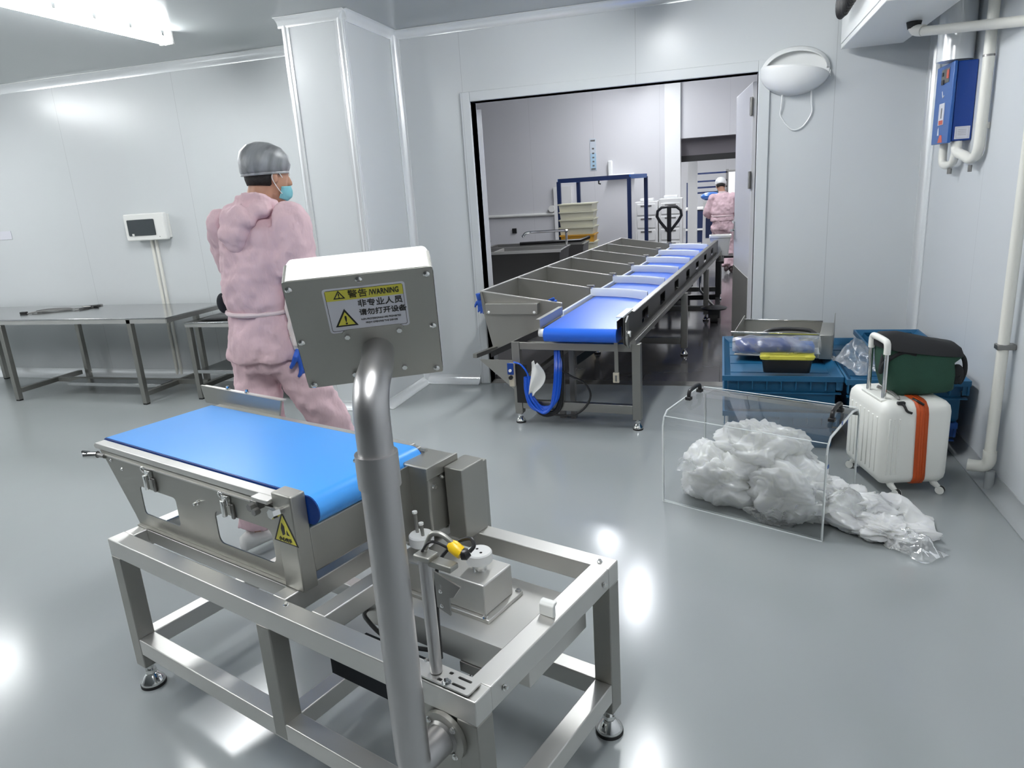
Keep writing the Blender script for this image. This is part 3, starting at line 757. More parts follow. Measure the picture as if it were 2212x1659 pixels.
# diverter arms
for i, v in enumerate(dv[1:]):
    pts = [(-.628, v+.02), (-.54, v+.015), (-.42, v-.01), (-.30, v-.06), (-.20, v-.13), (-.135, v-.19)]
    pts = [(p.x, p.y) for p in smooth_path([(a, c, 0) for a, c in pts], 4)]
    rings = []
    for a, c in pts:
        rings.append([(a, c-.016, .696), (a, c+.016, .696), (a, c+.017, .745), (a, c+.008, .757), (a, c-.008, .757), (a, c-.017, .745)])
    f_ = obj('diverter_arm', B().loft(rings), m_flap, CV, smooth=60)
    obj('pivot_post', B().cyl((-.622, v+.02, .70), (-.622, v+.02, .775), .012, n=14), m_chrome, f_)
    obj('pivot_block', B().box(-.66, -.60, v+.005, v+.035, .765, .780), m_darksteel, f_, bevel=.002)
# legs and rails
for v in (0, 2.07, 3.75, 5.20):
    for u0 in (-.055, -.868):
        obj('leg', B().box(u0, u0+.055, v, v+.055, .07, .572), m_steel, CV, bevel=.003)
        foot(CV, u0+.0275, v+.0275, .07, .032)
    obj('cross_rail', B().box(-.813, -.055, v+.005, v+.045, .105, .165), m_steel, CV, bevel=.003)
    obj('cross_rail', B().box(-.813, -.055, v+.005, v+.045, .520, .570), m_steel, CV, bevel=.003)
for u0 in (-.05, -.863): obj('long_rail', B().box(u0, u0+.04, .055, 5.20, .24, .28), m_steel, CV, bevel=.003) if u0 < -.5 else None
obj('long_rail', B().box(-.863, -.813, .055, 5.2, .525, .572), m_steel, CV)
for u0 in (-.60, -.52): obj('inner_post', B().box(u0, u0+.035, .16, .20, .0, .605), m_darksteel, CV)
obj('diagonal_brace', B().hexa([(-.49, .25, .36), (-.49, .28, .36), (-.20, .60, .55), (-.20, .57, .55), (-.49, .25, .42), (-.49, .28, .42), (-.20, .60, .604), (-.20, .57, .604)]), m_black, CV)
obj('drive_motor', B().cyl((-.52, 1.3, .46), (-.22, 1.3, .46), .075), m_black, CV)
k = obj('strap_bracket', B().box(-.152, -.128, -.06, -.052, .40, .60), m_steel, CV)
obj('sensor_box', B().box(-.162, -.125, -.066, -.046, .335, .40), m_cream, k, bevel=.002)
obj('box_window', B().box(-.149, -.136, -.068, -.0655, .345, .385), m_darksteel, k)
k = obj('bearing_bracket', B().prism([(-.125, .735), (-.06, .765), (-.06, .585), (-.105, .59), (-.125, .62)], lambda a, c, t: (-.066+t, a, c), 0, .010), m_darksteel, CV)
obj('bearing', B().cyl((-.055, -.085, .655), (-.035, -.085, .655), .022, n=6), m_chrome, k)
obj('hook_bar', B().tube(smooth_path([(-.06, -.115, .66), (-.055, -.125, .62), (-.052, -.10, .575), (-.05, -.05, .585)]), .007, 8), m_steel, k)
# switch box, dark back board and coiled cables hanging at the near end
obj('back_board', B().box(-.845, -.765, -.008, -.002, .15, .42), m_black, CV)
k = obj('switch_box', B().box(-.885, -.846, -.035, -.005, .270, .43), m_cream, CV, bevel=.004)
obj('switch_head', B().box(-.890, -.846, -.045, -.034, .355, .435), m_heater, k, bevel=.003)
obj('switch_button', B().cyl((-.867, -.045, .385), (-.867, -.055, .385), .010, n=14), m_whitepl, k)
obj('switch_knob', B().cyl((-.867, -.036, .335), (-.867, -.052, .335), .014, n=14), m_black, k)
for i in range(7):
    o1, o2 = .019*math.cos(i*.9), .016*math.sin(i*.9)
    obj('coiled_cable', B().tube(smooth_path([(-.755+o1, -.02+o2, .34), (-.752+o1, -.03+o2, .24), (-.715+o1, -.04+o2, .155+o1), (-.640, -.04+o2, .118+o2), (-.575+o1, -.04+o2, .165+o1), (-.552+o1, -.03+o2, .26), (-.545+o1, .0+o2, .40), (-.565+o1, .08+o2, .56)]), .0095, 8), m_bluecab, CV)
for i in range(3):
    obj('black_hose', B().tube(smooth_path([(-.735, .0, .20), (-.70, -.015, .10+.012*i), (-.62, -.02, .075+.012*i), (-.54-.01*i, -.01, .13), (-.52, .0, .30), (-.53, .05, .56)]), .011, 8), m_black, CV)
obj('loose_cable', B().tube(smooth_path([(-.53, .0, .39), (-.45, -.01, .35), (-.36, -.02, .31), (-.325, -.02, .23), (-.37, -.02, .14), (-.46, -.02, .085), (-.60, -.02, .085)]), .0075, 8), m_black, CV)
cp = B().grid(10, 12, lambda s, t: (-.735+.085*s*(.4+.8*math.sin(PI*min(1, t*1.05)))+.03*(1-t), -.060+.012*math.sin(7*s+5*t), .45-.22*t+.01*math.sin(6*s)))
obj('taped_wrap', cp, m_whitepl, CV, solid=.004)
obj('wrap_cable', B().tube(smooth_path([(-.845, -.03, .44), (-.79, -.04, .425), (-.745, -.04, .36), (-.735, -.03, .25)]), .006, 8), m_bluecab, CV)
obj('end_panel', B().hexa([(-1.16, dv[-1], .40), (-.63, dv[-1], .50), (-.63, VE-.2, .50), (-1.10, VE-.2, .40), (-1.16, dv[-1], .42), (-.63, dv[-1], .52), (-.63, VE-.2, .52), (-1.10, VE-.2, .42)]), m_sheet, CV)
# blue gloves left in the front bin and over its rim
def crumple(name, loc, size, mat, label, cat, seed, parent=None, st=.6, group=None, zf=1, sub=4, rot=0):
    b = B(); bmesh.ops.create_icosphere(b.bm, subdivisions=sub, radius=1)
    rg = lambda q: (1-abs(noise.noise(q))*2)
    for v in b.bm.verts:
        n = v.co.normalized(); q = n*1.5+Vector((seed, seed*2, seed*3))
        wv = noise.noise_vector(q*1.0)*.9; qq = q+wv; qq.x *= .65
        f = 1+st*(noise.noise(q)*.8+.30*rg(qq*1.3)+.20*rg(qq*2.6)+.075*rg(qq*6.0)-.38)
        v.co = n*f
        if v.co.z < -.5: v.co.z = -.5-(v.co.z+.5)*.15
        v.co = Vector((v.co.x*size[0], v.co.y*size[1], (v.co.z+.58)*size[2]*zf))
    o = obj(name, b, mat, parent, sub=0, smooth=180)
    o.location = loc; o.rotation_euler = (0, 0, rot)
    if label: props(o, label, cat, group)
    return o
cvm = Matrix.Translation((-.478, 4.331, 0)) @ Matrix.Rotation(R(-5.28), 4, 'Z')
def glove(name, mtx, label):
    bb = B().ell((0, 0, 0), .045, .02, .05)
    for i, (x, l) in enumerate(((-.034, .05), (-.012, .065), (.010, .06), (.032, .045))):
        bb.tube([(x, 0, .03), (x*1.15, -.006, .05+l*.5), (x*1.2, -.02, .05+l)], [.012, .011, .009], 8)
    bb.tube([(.04, 0, -.01), (.06, -.01, .02), (.068, -.015, .045)], [.014, .012, .009], 8)
    bb.tube([(0, 0, -.03), (0, .0, -.09)], [.038, .045], 12)
    o = obj(name, bb, m_glove, None, remesh=.005, smooth_it=3); o.matrix_world = mtx
    props(o, label, 'glove'); return o
glove('work_glove', cvm @ Matrix.Translation((-.755, .475, .735)) @ Matrix.Rotation(R(70), 4, 'Y') @ Matrix.Rotation(R(20), 4, 'X') @ Matrix.Scale(.9, 4), 'blue rubber glove lying in the front bin beside the belt')
glove('work_glove', cvm @ Matrix.Translation((-1.282, .48, .76)) @ Matrix.Rotation(R(175), 4, 'Y') @ Matrix.Scale(.75, 4), 'blue glove hooked on the outer rim of the front bin')

# ------------------------------------------------------------------ steel tables along the back wall
def table(name, label, x0, x1, y0, y1, z, legs, low=None, shelf=None, apron=.045):
    r = thing(name, label, 'table', ((x0+x1)/2, (y0+y1)/2, 0))
    ox, oy = (x0+x1)/2, (y0+y1)/2
    L = lambda x, y: (x-ox, y-oy)
    obj('tabletop', B().box(x0-ox, x1-ox, y0-oy, y1-oy, z-.012, z), m_tabtop, r, bevel=.002)
    b = B()
    obj('front_edge', B().box(x0-ox, x1-ox, y0-oy, y0-oy+.012, z-apron, z-.0125), m_steel_lit, r)
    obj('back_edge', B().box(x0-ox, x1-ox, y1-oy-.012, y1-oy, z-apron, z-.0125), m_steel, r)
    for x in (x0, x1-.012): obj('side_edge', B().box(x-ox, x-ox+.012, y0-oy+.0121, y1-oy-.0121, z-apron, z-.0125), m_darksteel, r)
    for x, y in legs: obj('leg', B().box(x-ox, x-ox+.042, y-oy, y-oy+.042, .012, z-.0125), m_steel, r, bevel=.002); obj('foot_plug', B().box(x-ox+.002, x-ox+.04, y-oy+.002, y-oy+.04, 0, .012), m_rubber, r)
    for a in (low or []):
        (xa, ya), (xb, yb), zz = a
        if xa == xb: obj('stretcher', B().box(xa-ox, xa-ox+.04, ya-oy, yb-oy, zz-.04, zz), m_steel, r, bevel=.002)
        else: obj('stretcher', B().box(xa-ox, xb-ox, ya-oy, ya-oy+.04, zz-.04, zz), m_steel, r, bevel=.002)
    if shelf: sx0, sx1, sy0, sy1, sz = shelf; obj('shelf', B().box(sx0-ox, sx1-ox, sy0-oy, sy1-oy, sz-.03, sz), m_tabtop, r, bevel=.002)
    return r
m_tabtop = M('table_steel', (.52, .525, .525), .2, metal=1, rvar=.03, vscale=2)
table('work_table', 'large stainless work table against the left back wall, cables lying on it', -7.1, -4.26, 4.56, 5.30, .74,
      [(-6.07, 4.56), (-4.66, 4.56), (-5.99, 5.25), (-4.60, 5.25), (-7.08, 4.56), (-7.08, 5.25)],
      [((-5.99, 4.95), (-4.30, 4.95), .115), ((-6.06, 4.602), (-6.06, 5.25), .11), ((-4.655, 4.602), (-4.655, 5.25), .11)], (-5.72, -4.665, 4.80, 4.94, .112))
table('work_table', 'smaller lower stainless table with an undershelf, behind the man in pink', -4.25, -3.02, 4.74, 5.30, .665,
      [(-4.25+.001, 4.745), (-3.07, 4.745), (-4.24, 5.25), (-3.07, 5.25)], [((-4.249, 4.79), (-4.249, 5.25), .12), ((-3.07, 4.79), (-3.07, 5.25), .12)], (-4.205, -3.075, 4.745, 5.245, .26), .04)
# things on the tables
cb = thing('cable_bundle', 'small bundle of grey and black cables on the large steel table', 'cable', (-5.83, 4.96, .74), 12)
cb.scale = (1.25, 1.5, 1.2)
random.seed(3)
for i in range(5):
    pts = [(-.18+.05*random.random(), -.06+.03*i, .006), (-.08, -.03+.02*i, .014), (.05, .0+.015*i, .010), (.16+.03*random.random(), .04-.01*i, .008), (.22, .09+.02*i, .006), (.12, .10, .010)]
    obj('cable', B().tube(smooth_path(pts), .005, 8), m_black if i % 2 else m_darksteel, cb)
obj('plug', B().box(-.24, -.19, -.05, -.03, .0, .018), m_black, cb, bevel=.003)
obj('plug', B().box(.20, .25, .08, .10, .0, .018), m_black, cb, bevel=.003)
crumple('dark_cloth', (-3.55, 5.00, .262), (.30, .20, .11), m_dark, 'dark folded cloth on the undershelf of the lower steel table', 'cloth', 3.3)
def draped(name, x, y, z, w, d, h, mat, label, cat, rot=0, seed=1):
    b = B()
    def f(s, t):
        px, py = (s-.5)*w, (t-.5)*d
        e = max(0, 1-max(abs(s-.5)*2, abs(t-.5)*2)**3)
        return (px, py, .004+h*e*(.6+.8*noise.noise((px*6+seed, py*6, seed))))
    b.grid(24, 16, f)
    o = obj(name, b, mat, None, solid=.006, smooth=180); o.location = (x, y, z); o.rotation_euler = (0, 0, R(rot))
    return props(o, label, cat)
draped('black_sheet', -3.90, 5.02, .668, .55, .38, .04, m_black, 'black film sheet lying on the lower steel table', 'plastic sheet', 10)

# ------------------------------------------------------------------ distribution box with conduits
db = thing('distribution_box', 'white distribution box with dark flap on the left back wall', 'electrical box', (-4.985, YB, 1.435))
obj('case', B().box(-.205, .205, -.05, -.001, -.105, .105), m_whitepl, db, bevel=.006)
obj('front_frame', B().prism(rr_loop(-.222, .222, -.118, .118, .015), lambda a, c, t: (a, -.05-t, c), 0, .045), m_whitepl, db, bevel=.008)
fl_ = obj('flap', B().prism(rr_loop(-.185, .115, -.075, .068, .01), lambda a, c, t: (a, -.0955-t, c), 0, .006), M('smoked_plastic', (.05, .06, .065), .15), db, bevel=.003)
obj('flap_latch', B().box(-.14, -.12, -.108, -.101, -.075, -.055), m_whitepl, fl_)
obj('cover_screw', B().cyl((.15, -.0955, -.09), (.15, -.098, -.09), .004, n=8), m_darksteel, db)
for i, x in enumerate((-.03, .02)):
    cd = obj('conduit', B().box(-.012, .012, -.021, -.001, 0, 1.32), m_pvc, None, bevel=.004)
    cd.location = (-4.985+x, YB, .09-.085+.0); cd.location.z = .0
    props(cd, ('left' if i == 0 else 'right')+' one of two white conduits dropping from the distribution box', 'conduit')
    cd.location.z = .002
wt = obj('wall_note', B().box(-.16, 0, -.004, 0, -.04, .04), m_label, None); wt.location = (-6.68, YB-.001, 1.43)
props(wt, 'small white framed notice on the back wall, cut by the left picture edge', 'notice')

# ------------------------------------------------------------------ oval wall lamp with cord
wl = thing('insect_lamp', 'white oval wall-mounted insect lamp with a hanging cord beside the doorway', 'wall lamp', (.448, YB, 2.19))
b = B()
rings = []
for j in range(0, 9):
    d = j/8*.125; s = math.sqrt(max(0, 1-(j/8)**2*.82))
    rings.append([(.215*s*math.cos(2*PI*k/36), -.012-d, .150*s*math.sin(2*PI*k/36)*(1 if math.sin(2*PI*k/36) < 0 else .35*0+1)) for k in range(36)])
# lower bowl: keep only what lies under the curved rim
b2 = B()
NU, NV = 30, 12
def bowl(s, t):
    a = PI+PI*s                                  # lower half, left to right
    rim = .035-.055*s*0+.02*math.sin(PI*s)-.02*s
    x = -.218*math.cos(PI*s)
    top = .040-.095*s+.030*math.sin(PI*s)
    zlow = -.150*math.sqrt(max(0, 1-(x/.2185)**2)); top = min(top, -zlow)
    z = top+(zlow-top)*t
    bul = .15*math.sqrt(max(0, 1-(x/.2185)**2))*math.sqrt(max(.0, 1-(t)**2.2))
    return (x, -.012-bul, z)
b2.grid(NU, NV, bowl)
obj('lower_cover', b2, m_white, wl, solid=.004, smooth=180)
bk = B().loft([[(.214*math.cos(2*PI*k/36), y, .150*math.sin(2*PI*k/36)) for k in range(36)] for y in (-.001, -.022)])
obj('back_shell', bk, m_white, wl, bevel=.004)
b3 = B()
def hood(s, t):
    a = PI*s
    x = -.214*math.cos(a); zt = .150*math.sin(a); k = t
    return (x*(1-.10*k), -.022-.045*k*math.sin(PI*s)**.5, zt*(1-.22*k)+.0*k)
b3.grid(30, 6, hood); obj('upper_rim', b3, m_white, wl, solid=.004, smooth=180)
for x in (-.03, .02, .03): obj('marking', B().box(x-.003, x+.003, -.166, -.160, -.010, -.004), m_ink, wl) if False else None
cord = obj('power_cord', B().tube(smooth_path([(-.075, YB-.03-YB, -.14), (-.078, -.02, -.22), (-.080, -.012, -.27), (-.03, -.01, -.345), (.015, -.01, -.37), (.07, -.01, -.345), (.115, -.012, -.27), (.110, -.02, -.20), (.105, -.03, -.12)]), .0045, 8), m_white, wl)

# ------------------------------------------------------------------ air conditioner, duct, heater and pipes at the right
ac = thing('air_conditioner', 'white ceiling-hung air unit with black coiled hose, top right corner', 'air conditioner', (.715, 5.335, 2.285))
obj('body', B().box(0, .36, -1.35, .0, 0, .44), m_white, ac, bevel=.004)
obj('side_cover', B().box(-.006, -.0005, -1.30, -.03, .03, .42), m_white, ac, bevel=.002)
for i in range(10):
    y = -.86+i*.050
    obj('hose_coil', B().tube(smooth_path([(-.020, y, .46), (-.085, y+.004, .22), (-.078, y+.012, .10+.006*abs(i-5)), (-.040, y+.022, .16), (-.020, y+.026, .46)]), .0075, 8), m_black, ac)
dc = obj('vent_duct', B().cyl((0, 0, 0), (0, 0, H-2.075), .090, n=36), m_trim, None); dc.location = (1.205, 4.69, 2.075)
props(dc, 'silver round duct rising from the blue heater to the ceiling', 'duct')
dp = thing('drain_pipe', 'white plastic drain pipe running level from a black elbow to the right wall, top right', 'pipe', (0, 0, 0))
obj('pipe_run', B().tube([(.985, 4.60, 2.235)]+[(1.0, 4.585, 2.228), (1.296, 3.95, 2.130)], .024, 18), m_pvc, dp)
obj('elbow', B().tube(smooth_path([(.975, 4.615, 2.28), (.975, 4.615, 2.262), (.984, 4.60, 2.240), (1.01, 4.56, 2.228)]), .029, 18), m_pvc, dp)
obj('rubber_collar', B().tube([(.975, 4.615, 2.2845), (.975, 4.615, 2.250)], [.038, .031], 18), m_rubber, dp)
ht = thing('water_heater', 'blue wall-mounted heater box with stickers, high on the right wall', 'heater', (XR, 4.755, 1.86))
obj('case', B().box(-.100, -.001, -.155, .155, -.205, .205), m_heater, ht, bevel=.006)
obj('front_door', B().box(-.118, -.1005, -.160, .165, -.212, .208), m_heaterf, ht, bevel=.004)
fr_ = lambda a, c, t: (-.1185-t, a, c)
s1 = obj('control_panel', B().box(-.1205, -.1182, -.09, .06, .11, .185), m_darksteel, ht)
obj('red_button', B().box(-.123, -.1206, -.085, -.05, .13, .175), m_red, s1)
obj('black_switch', B().box(-.124, -.1206, .0, .04, .105, .13), m_black, s1)
obj('black_switch', B().box(-.124, -.1206, .02, .045, .15, .17), m_black, s1)
s2 = obj('hanging_tag', B().box(-.122, -.1185, -.055, .045, -.11, .005), m_label, ht)
obj('tag_print', B().box(-.1225, -.1221, -.02, -.0, -.075, -.02), m_darksteel, s2); obj('tag_band', B().box(-.1225, -.1221, -.05, .03, -.108, -.085), m_red, s2)
s3 = obj('rating_plate', B().box(-.085, -.012, -.1575, -.1552, -.195, -.130), m_label, ht)
bb = B()
for i in range(5): bb.box(-.072, -.03 if i else -.018, -.1580, -.1576, -.143-i*.010, -.1405-i*.010)
obj('plate_print', bb, m_darksteel, s3) if False else obj('plate_frame', plate(rr_loop(-.078, -.018, -.190, -.135, .001), [rr_loop(-.0772, -.0188, -.1892, -.1358, .0005)], .0003, lambda a, c, t: (a, -.1578+t, c)), m_darksteel, s3)
for i in range(4): obj('print_line', B().box(-.070, -.030, -.1580, -.1576, -.148-i*.009, -.1465-i*.009), m_darksteel, s3)
obj('swirl_mark', B().tube([(-.1187, -.02, .045), (-.1187, .0, .035), (-.1187, .01, .05), (-.1187, .02, .07)], .003, 6), m_label, ht)
obj('flame_mark', B().prism([(.02, -.165), (.05, -.165), (.045, -.13), (.03, -.12)], fr_, 0, .001), m_label, ht)
obj('red_mark', B().prism([(-.06, -.205), (.03, -.205), (.0, -.165), (-.04, -.165)], fr_, 0, .001), m_red, ht)
wp = thing('water_pipe', 'white pipe run beside the blue heater, looping below it', 'pipe', (0, 0, 0))
obj('supply_pipe', B().tube(smooth_path([(1.262, 4.33, 2.755), (1.262, 4.33, 2.3), (1.262, 4.33, 1.70), (1.262, 4.35, 1.585), (1.255, 4.42, 1.555), (1.245, 4.50, 1.575), (1.24, 4.615, 1.60), (1.24, 4.63, 1.652)]), .026, 18), m_pvc, wp)
obj('return_pipe', B().tube(smooth_path([(1.235, 4.86, 1.652), (1.235, 4.86, 1.56), (1.24, 4.82, 1.53), (1.25, 4.72, 1.54), (1.25, 4.68, 1.60), (1.24, 4.68, 1.652)]), .022, 16), m_pvc, wp)
obj('valve', B().cyl((1.245, 4.74, 1.51), (1.245, 4.74, 1.48), .012, n=10), m_darksteel, wp)
obj('valve', B().cyl((1.25, 4.40, 1.525), (1.25, 4.40, 1.49), .010, n=10), m_darksteel, wp)
for z in (2.62, 2.04, 1.72): obj('tie', B().cyl((1.262, 4.33, z), (1.262, 4.33, z+.010), .0275, n=18), m_pvc if z < 2 else m_darksteel, wp)
obj('clamp', B().box(1.262, 1.299, 4.325, 4.335, 1.70, 1.73), m_pvc, wp)
sp2 = thing('standpipe', 'tall white pipe on the right wall, with grey clamp and floor elbow', 'pipe', (0, 0, 0))
obj('pipe', B().cyl((1.252, 3.66, .16), (1.252, 3.66, 2.72), .024, n=18), m_pvc, sp2)
obj('elbow', B().tube(smooth_path([(1.252, 3.66, .20), (1.252, 3.66, .145), (1.235, 3.67, .118), (1.20, 3.69, .110), (1.175, 3.70, .110)]), .029, 18), m_pvc, sp2)
obj('clamp', B().box(1.222, 1.299, 3.635, 3.685, .70, .725), m_darksteel, sp2, bevel=.004)
obj('floor_socket', B().cyl((1.262, 3.655, 0), (1.262, 3.655, .10), .022, n=14), m_ceil, sp2)

# ------------------------------------------------------------------ blue crates with the things on them
def crate(name, label, x0, x1, y0, y1, z0, z1, mat, group=None, inner=True):
    cx, cy = (x0+x1)/2, (y0+y1)/2; w, d, h = x1-x0, y1-y0, z1-z0
    r = thing(name, label, 'crate', (cx, cy, z0), 0, group)
    b = B(); i = .035; t = .006
    rim = h-.030
    lo = lambda k: [(-w/2+k, -d/2+k), (w/2-k, -d/2+k), (w/2-k, d/2-k), (-w/2+k, d/2-k)]
    b.loft([[(a, c, z) for a, c in lo(k)] for k, z in ((i+.01, 0), (i, .02), (i, rim), (0, rim), (0, h), (.012, h), (.02, h-.012), (i+.012, h-.035), (i+.02, .05))], cap=False)
    b.bm.faces.new([b.bm.verts.new((a, c, 0)) for a, c in lo(i+.01)][::-1])
    b.bm.faces.new([b.bm.verts.new((a, c, h-.036)) for a, c in lo(i+.013)])
    obj('body', b, mat, r)
    # ribs under the rim on the front and right side
    n = int(w/.075)
    rb = B()
    for k in range(n+1):
        x = -w/2+.012+(w-.024)*k/n; rb.box(x-.003, x+.003, -d/2+.002, -d/2+i+.001, rim-.05, rim)
    m = int(d/.09)
    for k in range(m+1):
        y = -d/2+.012+(d-.024)*k/m; rb.box(w/2-i-.001, w/2-.002, y-.003, y+.003, rim-.05, rim)
    pieces('rib', rb, mat, r)
    obj('rim_band', B().box(-w/2+.008, w/2-.008, -d/2+.010, -d/2+i+.002, rim-.075, rim-.068), mat, r)
    obj('grip_bar', B().box(-w*.22, w*.22, -d/2+.018, -d/2+i+.002, h*.30, h*.36), mat, r, bevel=.003)
    obj('side_grip', B().tube([(w/2-i, -.10, h*.62), (w/2-.004, -.09, h*.62), (w/2-.004, .09, h*.62), (w/2-i, .10, h*.62)], .008, 8), mat, r)
    if inner:
        sl = B()
        for k in range(int(w/.04)):
            x = -w/2+.06+k*.04
            if x > w/2-.06: break
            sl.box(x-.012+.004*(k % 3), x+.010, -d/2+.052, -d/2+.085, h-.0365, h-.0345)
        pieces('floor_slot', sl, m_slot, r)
        fl2 = B()
        for k in range(1, 5): fl2.box(-w/2+.05, w/2-.05, -d/2+d*k/5-.004, -d/2+d*k/5+.004, h-.0365, h-.033)
        pieces('floor_rib', fl2, mat, r)
    return r
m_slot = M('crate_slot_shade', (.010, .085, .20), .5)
crate('plastic_crate', 'lower blue crate of the left stack, on the floor behind the acrylic cover', .02, .655, 4.10, 5.18, 0, .225, m_crate, inner=False)
crate('plastic_crate', 'top blue crate of the left stack, carrying the steel cover and wrapped tool pack', .015, .66, 4.095, 5.185, .2255, .44, m_crate)
crate('plastic_crate', 'bottom navy crate of the right stack, on the floor by the wall corner', .69, 1.225, 4.06, 5.10, 0, .20, m_crate2, inner=False)
crate('plastic_crate', 'top blue crate of the right stack, under the green bag, by the right wall', .665, 1.262, 4.04, 5.12, .2005, .44, m_crate)
crate('plastic_crate', 'small blue crate on the back of the right stack, against the back wall', .86, 1.25, 4.60, 5.10, .4405, .50, m_crate, inner=False)
# open steel machine cover lying on the left stack
sc_ = thing('steel_cover', 'open stainless machine cover lying on the left blue crate stack', 'machine cover', (.085, 4.60, .441), -9)
CW, CD, CH = .50, .50, .155
obj('bottom_panel', B().box(0, CW, 0, CD, 0, .004), m_sheet, sc_)
obj('front_panel', B().box(.16, CW-.004, -.004, 0, .0, .145), m_sheet, sc_)
obj('front_rim', B().box(-.02, CW, -.012, .006, .146, .156), m_chrome, sc_, bevel=.002)
obj('back_panel', B().box(0, CW, CD, CD+.004, 0, .135), m_sheet, sc_)
obj('back_rim', B().box(0, CW, CD-.008, CD+.010, .135, .141), m_chrome, sc_, bevel=.002)
obj('left_panel', B().prism([(0, .06), (CD, 0), (CD, .165), (0, .146)], lambda a, c, t: (t, a, c), -.004, 0), m_sheet, sc_)
obj('right_panel', B().prism([(-.02, 0), (CD+.03, 0), (CD+.03, .185), (CD-.12, .165), (-.02, .150)], lambda a, c, t: (t, a, c), CW+.070, CW+.074), m_sheet, sc_)
obj('right_box', B().box(CW, CW+.070, -.02, .38, 0, .150), m_sheet, sc_, bevel=.003)
for y, z in ((.20, .10), (.10, .05)): obj('slot', B().box(CW+.0742, CW+.0750, y, y+.03, z, z+.006), m_ink, sc_)
obj('rubber_strip', B().tube(smooth_path([(.17, .05, .135), (.22, .07, .155), (.32, .08, .162), (.43, .07, .158), (.475, .05, .14)]), .013, 10), m_black, sc_)
for x in (.17, .475): obj('strip_post', B().box(x-.005, x+.005, .045, .055, .004, .135), m_sheet, sc_)
# wrapped tool pack
tp = thing('wrapped_toolbox', 'film-wrapped tray with yellow rim and blue roll on the left crates', 'toolbox', (.37, 4.235, .4405), -2)
obj('base_tray', B().loft([[(a, c, z) for a, c in rr_loop(-w_, w_, -d_, d_, .02)] for w_, d_, z in ((.125, .07, 0), (.135, .078, .075), (.135, .078, .082))]), m_black, tp, bevel=.003)
obj('yellow_rim', B().loft([[(a, c, z) for a, c in rr_loop(-w_, w_, -d_, d_, .02)] for w_, d_, z in ((.137, .080, .078), (.145, .088, .082), (.145, .088, .104), (.13, .075, .110))]), m_yel, tp, bevel=.003)
for x in (-.115, .115): obj('rim_clip', B().ell((x, -.078, .098), .034, .014, .014), m_yel, tp)
obj('blue_roll', B().cyl((-.285, .0, .145), (.06, .01, .148), .044, n=24), m_heater, tp)
obj('blue_pad', B().box(.04, .145, -.05, .05, .112, .165), m_heaterf, tp, bevel=.012)
b = B()
def wrapf(s, t):
    a = 2*PI*t; x = -.30+.475*s
    n = noise.noise((x*22, math.cos(a)*2.2, math.sin(a)*2.2))
    ry, rz = .088+.008*n, .050+.008*n
    if s < .12: ry *= .62+.35*s/.12; rz *= .75+.25*s/.12
    return (x, ry*math.cos(a), .150+rz*math.sin(a))
b.grid(46, 36, wrapf); obj('film_wrap', b, m_filmc, tp, smooth=180)
def crumple_sheet(name, loc, sx, sy, hz, mat, label, seed, rot=0):
    b = B()
    def f(s, t):
        x, y = (s-.5), (t-.5)
        n = noise.noise((x*3+seed, y*3, seed)); n2 = 1-abs(noise.noise((x*8+seed, y*8, seed)))*2
        e = max(0, 1-(x*x+y*y)*3.2)
        return (x*sx*(1+.25*n), y*sy*(1+.2*noise.noise((y*4, x*4, seed))), .006+hz*e*(.45+.6*n+.16*n2) if e > 0 else .006+.01*abs(n))
    b.grid(44, 36, f)
    o = obj(name, b, mat, None, smooth=180); o.location = loc; o.rotation_euler = (0, 0, R(rot))
    for v in o.data.vertices: v.co.z = max(.004, v.co.z)
    return props(o, label, 'plastic bag')
crumple_sheet('plastic_bag', (.80, 4.36, .441), .27, .42, .16, m_filmc, 'clear crumpled plastic bag on the crates right of the wrapped toolbox', 2.2, 15)

# ------------------------------------------------------------------ acrylic cover and the heap of plastic bags under it
AC = thing('acrylic_cover', 'clear bent acrylic guard with two black handles, standing on the floor', 'guard cover', (.436, 2.99, 0), -23.9)
L_, th_ = .765, .007
prof = [(0, 0), (0, .400), (.012, .440), (.045, .468), (.36, .492), (.44, .480), (.475, .440), (.478, 0)]
pp = []
inner = []
P2 = [Vector((a, c)) for a, c in prof]
for i, p in enumerate(P2):
    a = P2[max(0, i-1)]; c = P2[min(len(P2)-1, i+1)]
    d = (c-a).normalized(); n = Vector((d.y, -d.x))
    inner.append(p+n*th_)
poly = [(p.x, p.y) for p in P2]
b = B()
vo = [[b.bm.verts.new((u, p.x, p.y)) for p in P2] for u in (-L_, 0)]
vi = [[b.bm.verts.new((u, p.x, p.y)) for p in inner] for u in (-L_, 0)]
for A_ in (vo, vi):
    for i in range(len(P2)-1): b.bm.faces.new((A_[0][i], A_[0][i+1], A_[1][i+1], A_[1][i]))
sheet = obj('bent_sheet', b, m_acr, AC, smooth=30)
for u0, u1, nm in ((-L_-.002, -L_+.006, 'cut_edge'), (-.006, .002, 'cut_edge')):
    b = B()
    for i in range(len(P2)-1):
        b.hexa([(u0, *P2[i]), (u1, *P2[i]), (u1, *inner[i]), (u0, *inner[i]), (u0, *P2[i+1]), (u1, *P2[i+1]), (u1, *inner[i+1]), (u0, *inner[i+1])])
    obj(nm, b, m_edge, AC)
obj('bottom_edge', B().box(-L_, 0, -.001, .008, 0, .004), m_edge, AC); obj('bottom_edge', B().box(-L_, 0, .012, .016, 0, .004), m_edge, AC)
obj('bend_line', B().tube([(-L_+.004, .010, .448), (-.004, .010, .448)], .0022, 6), m_edge, AC)
obj('bend_line', B().tube([(-L_+.004, .448, .484), (-.004, .448, .484)], .0022, 6), m_edge, AC)
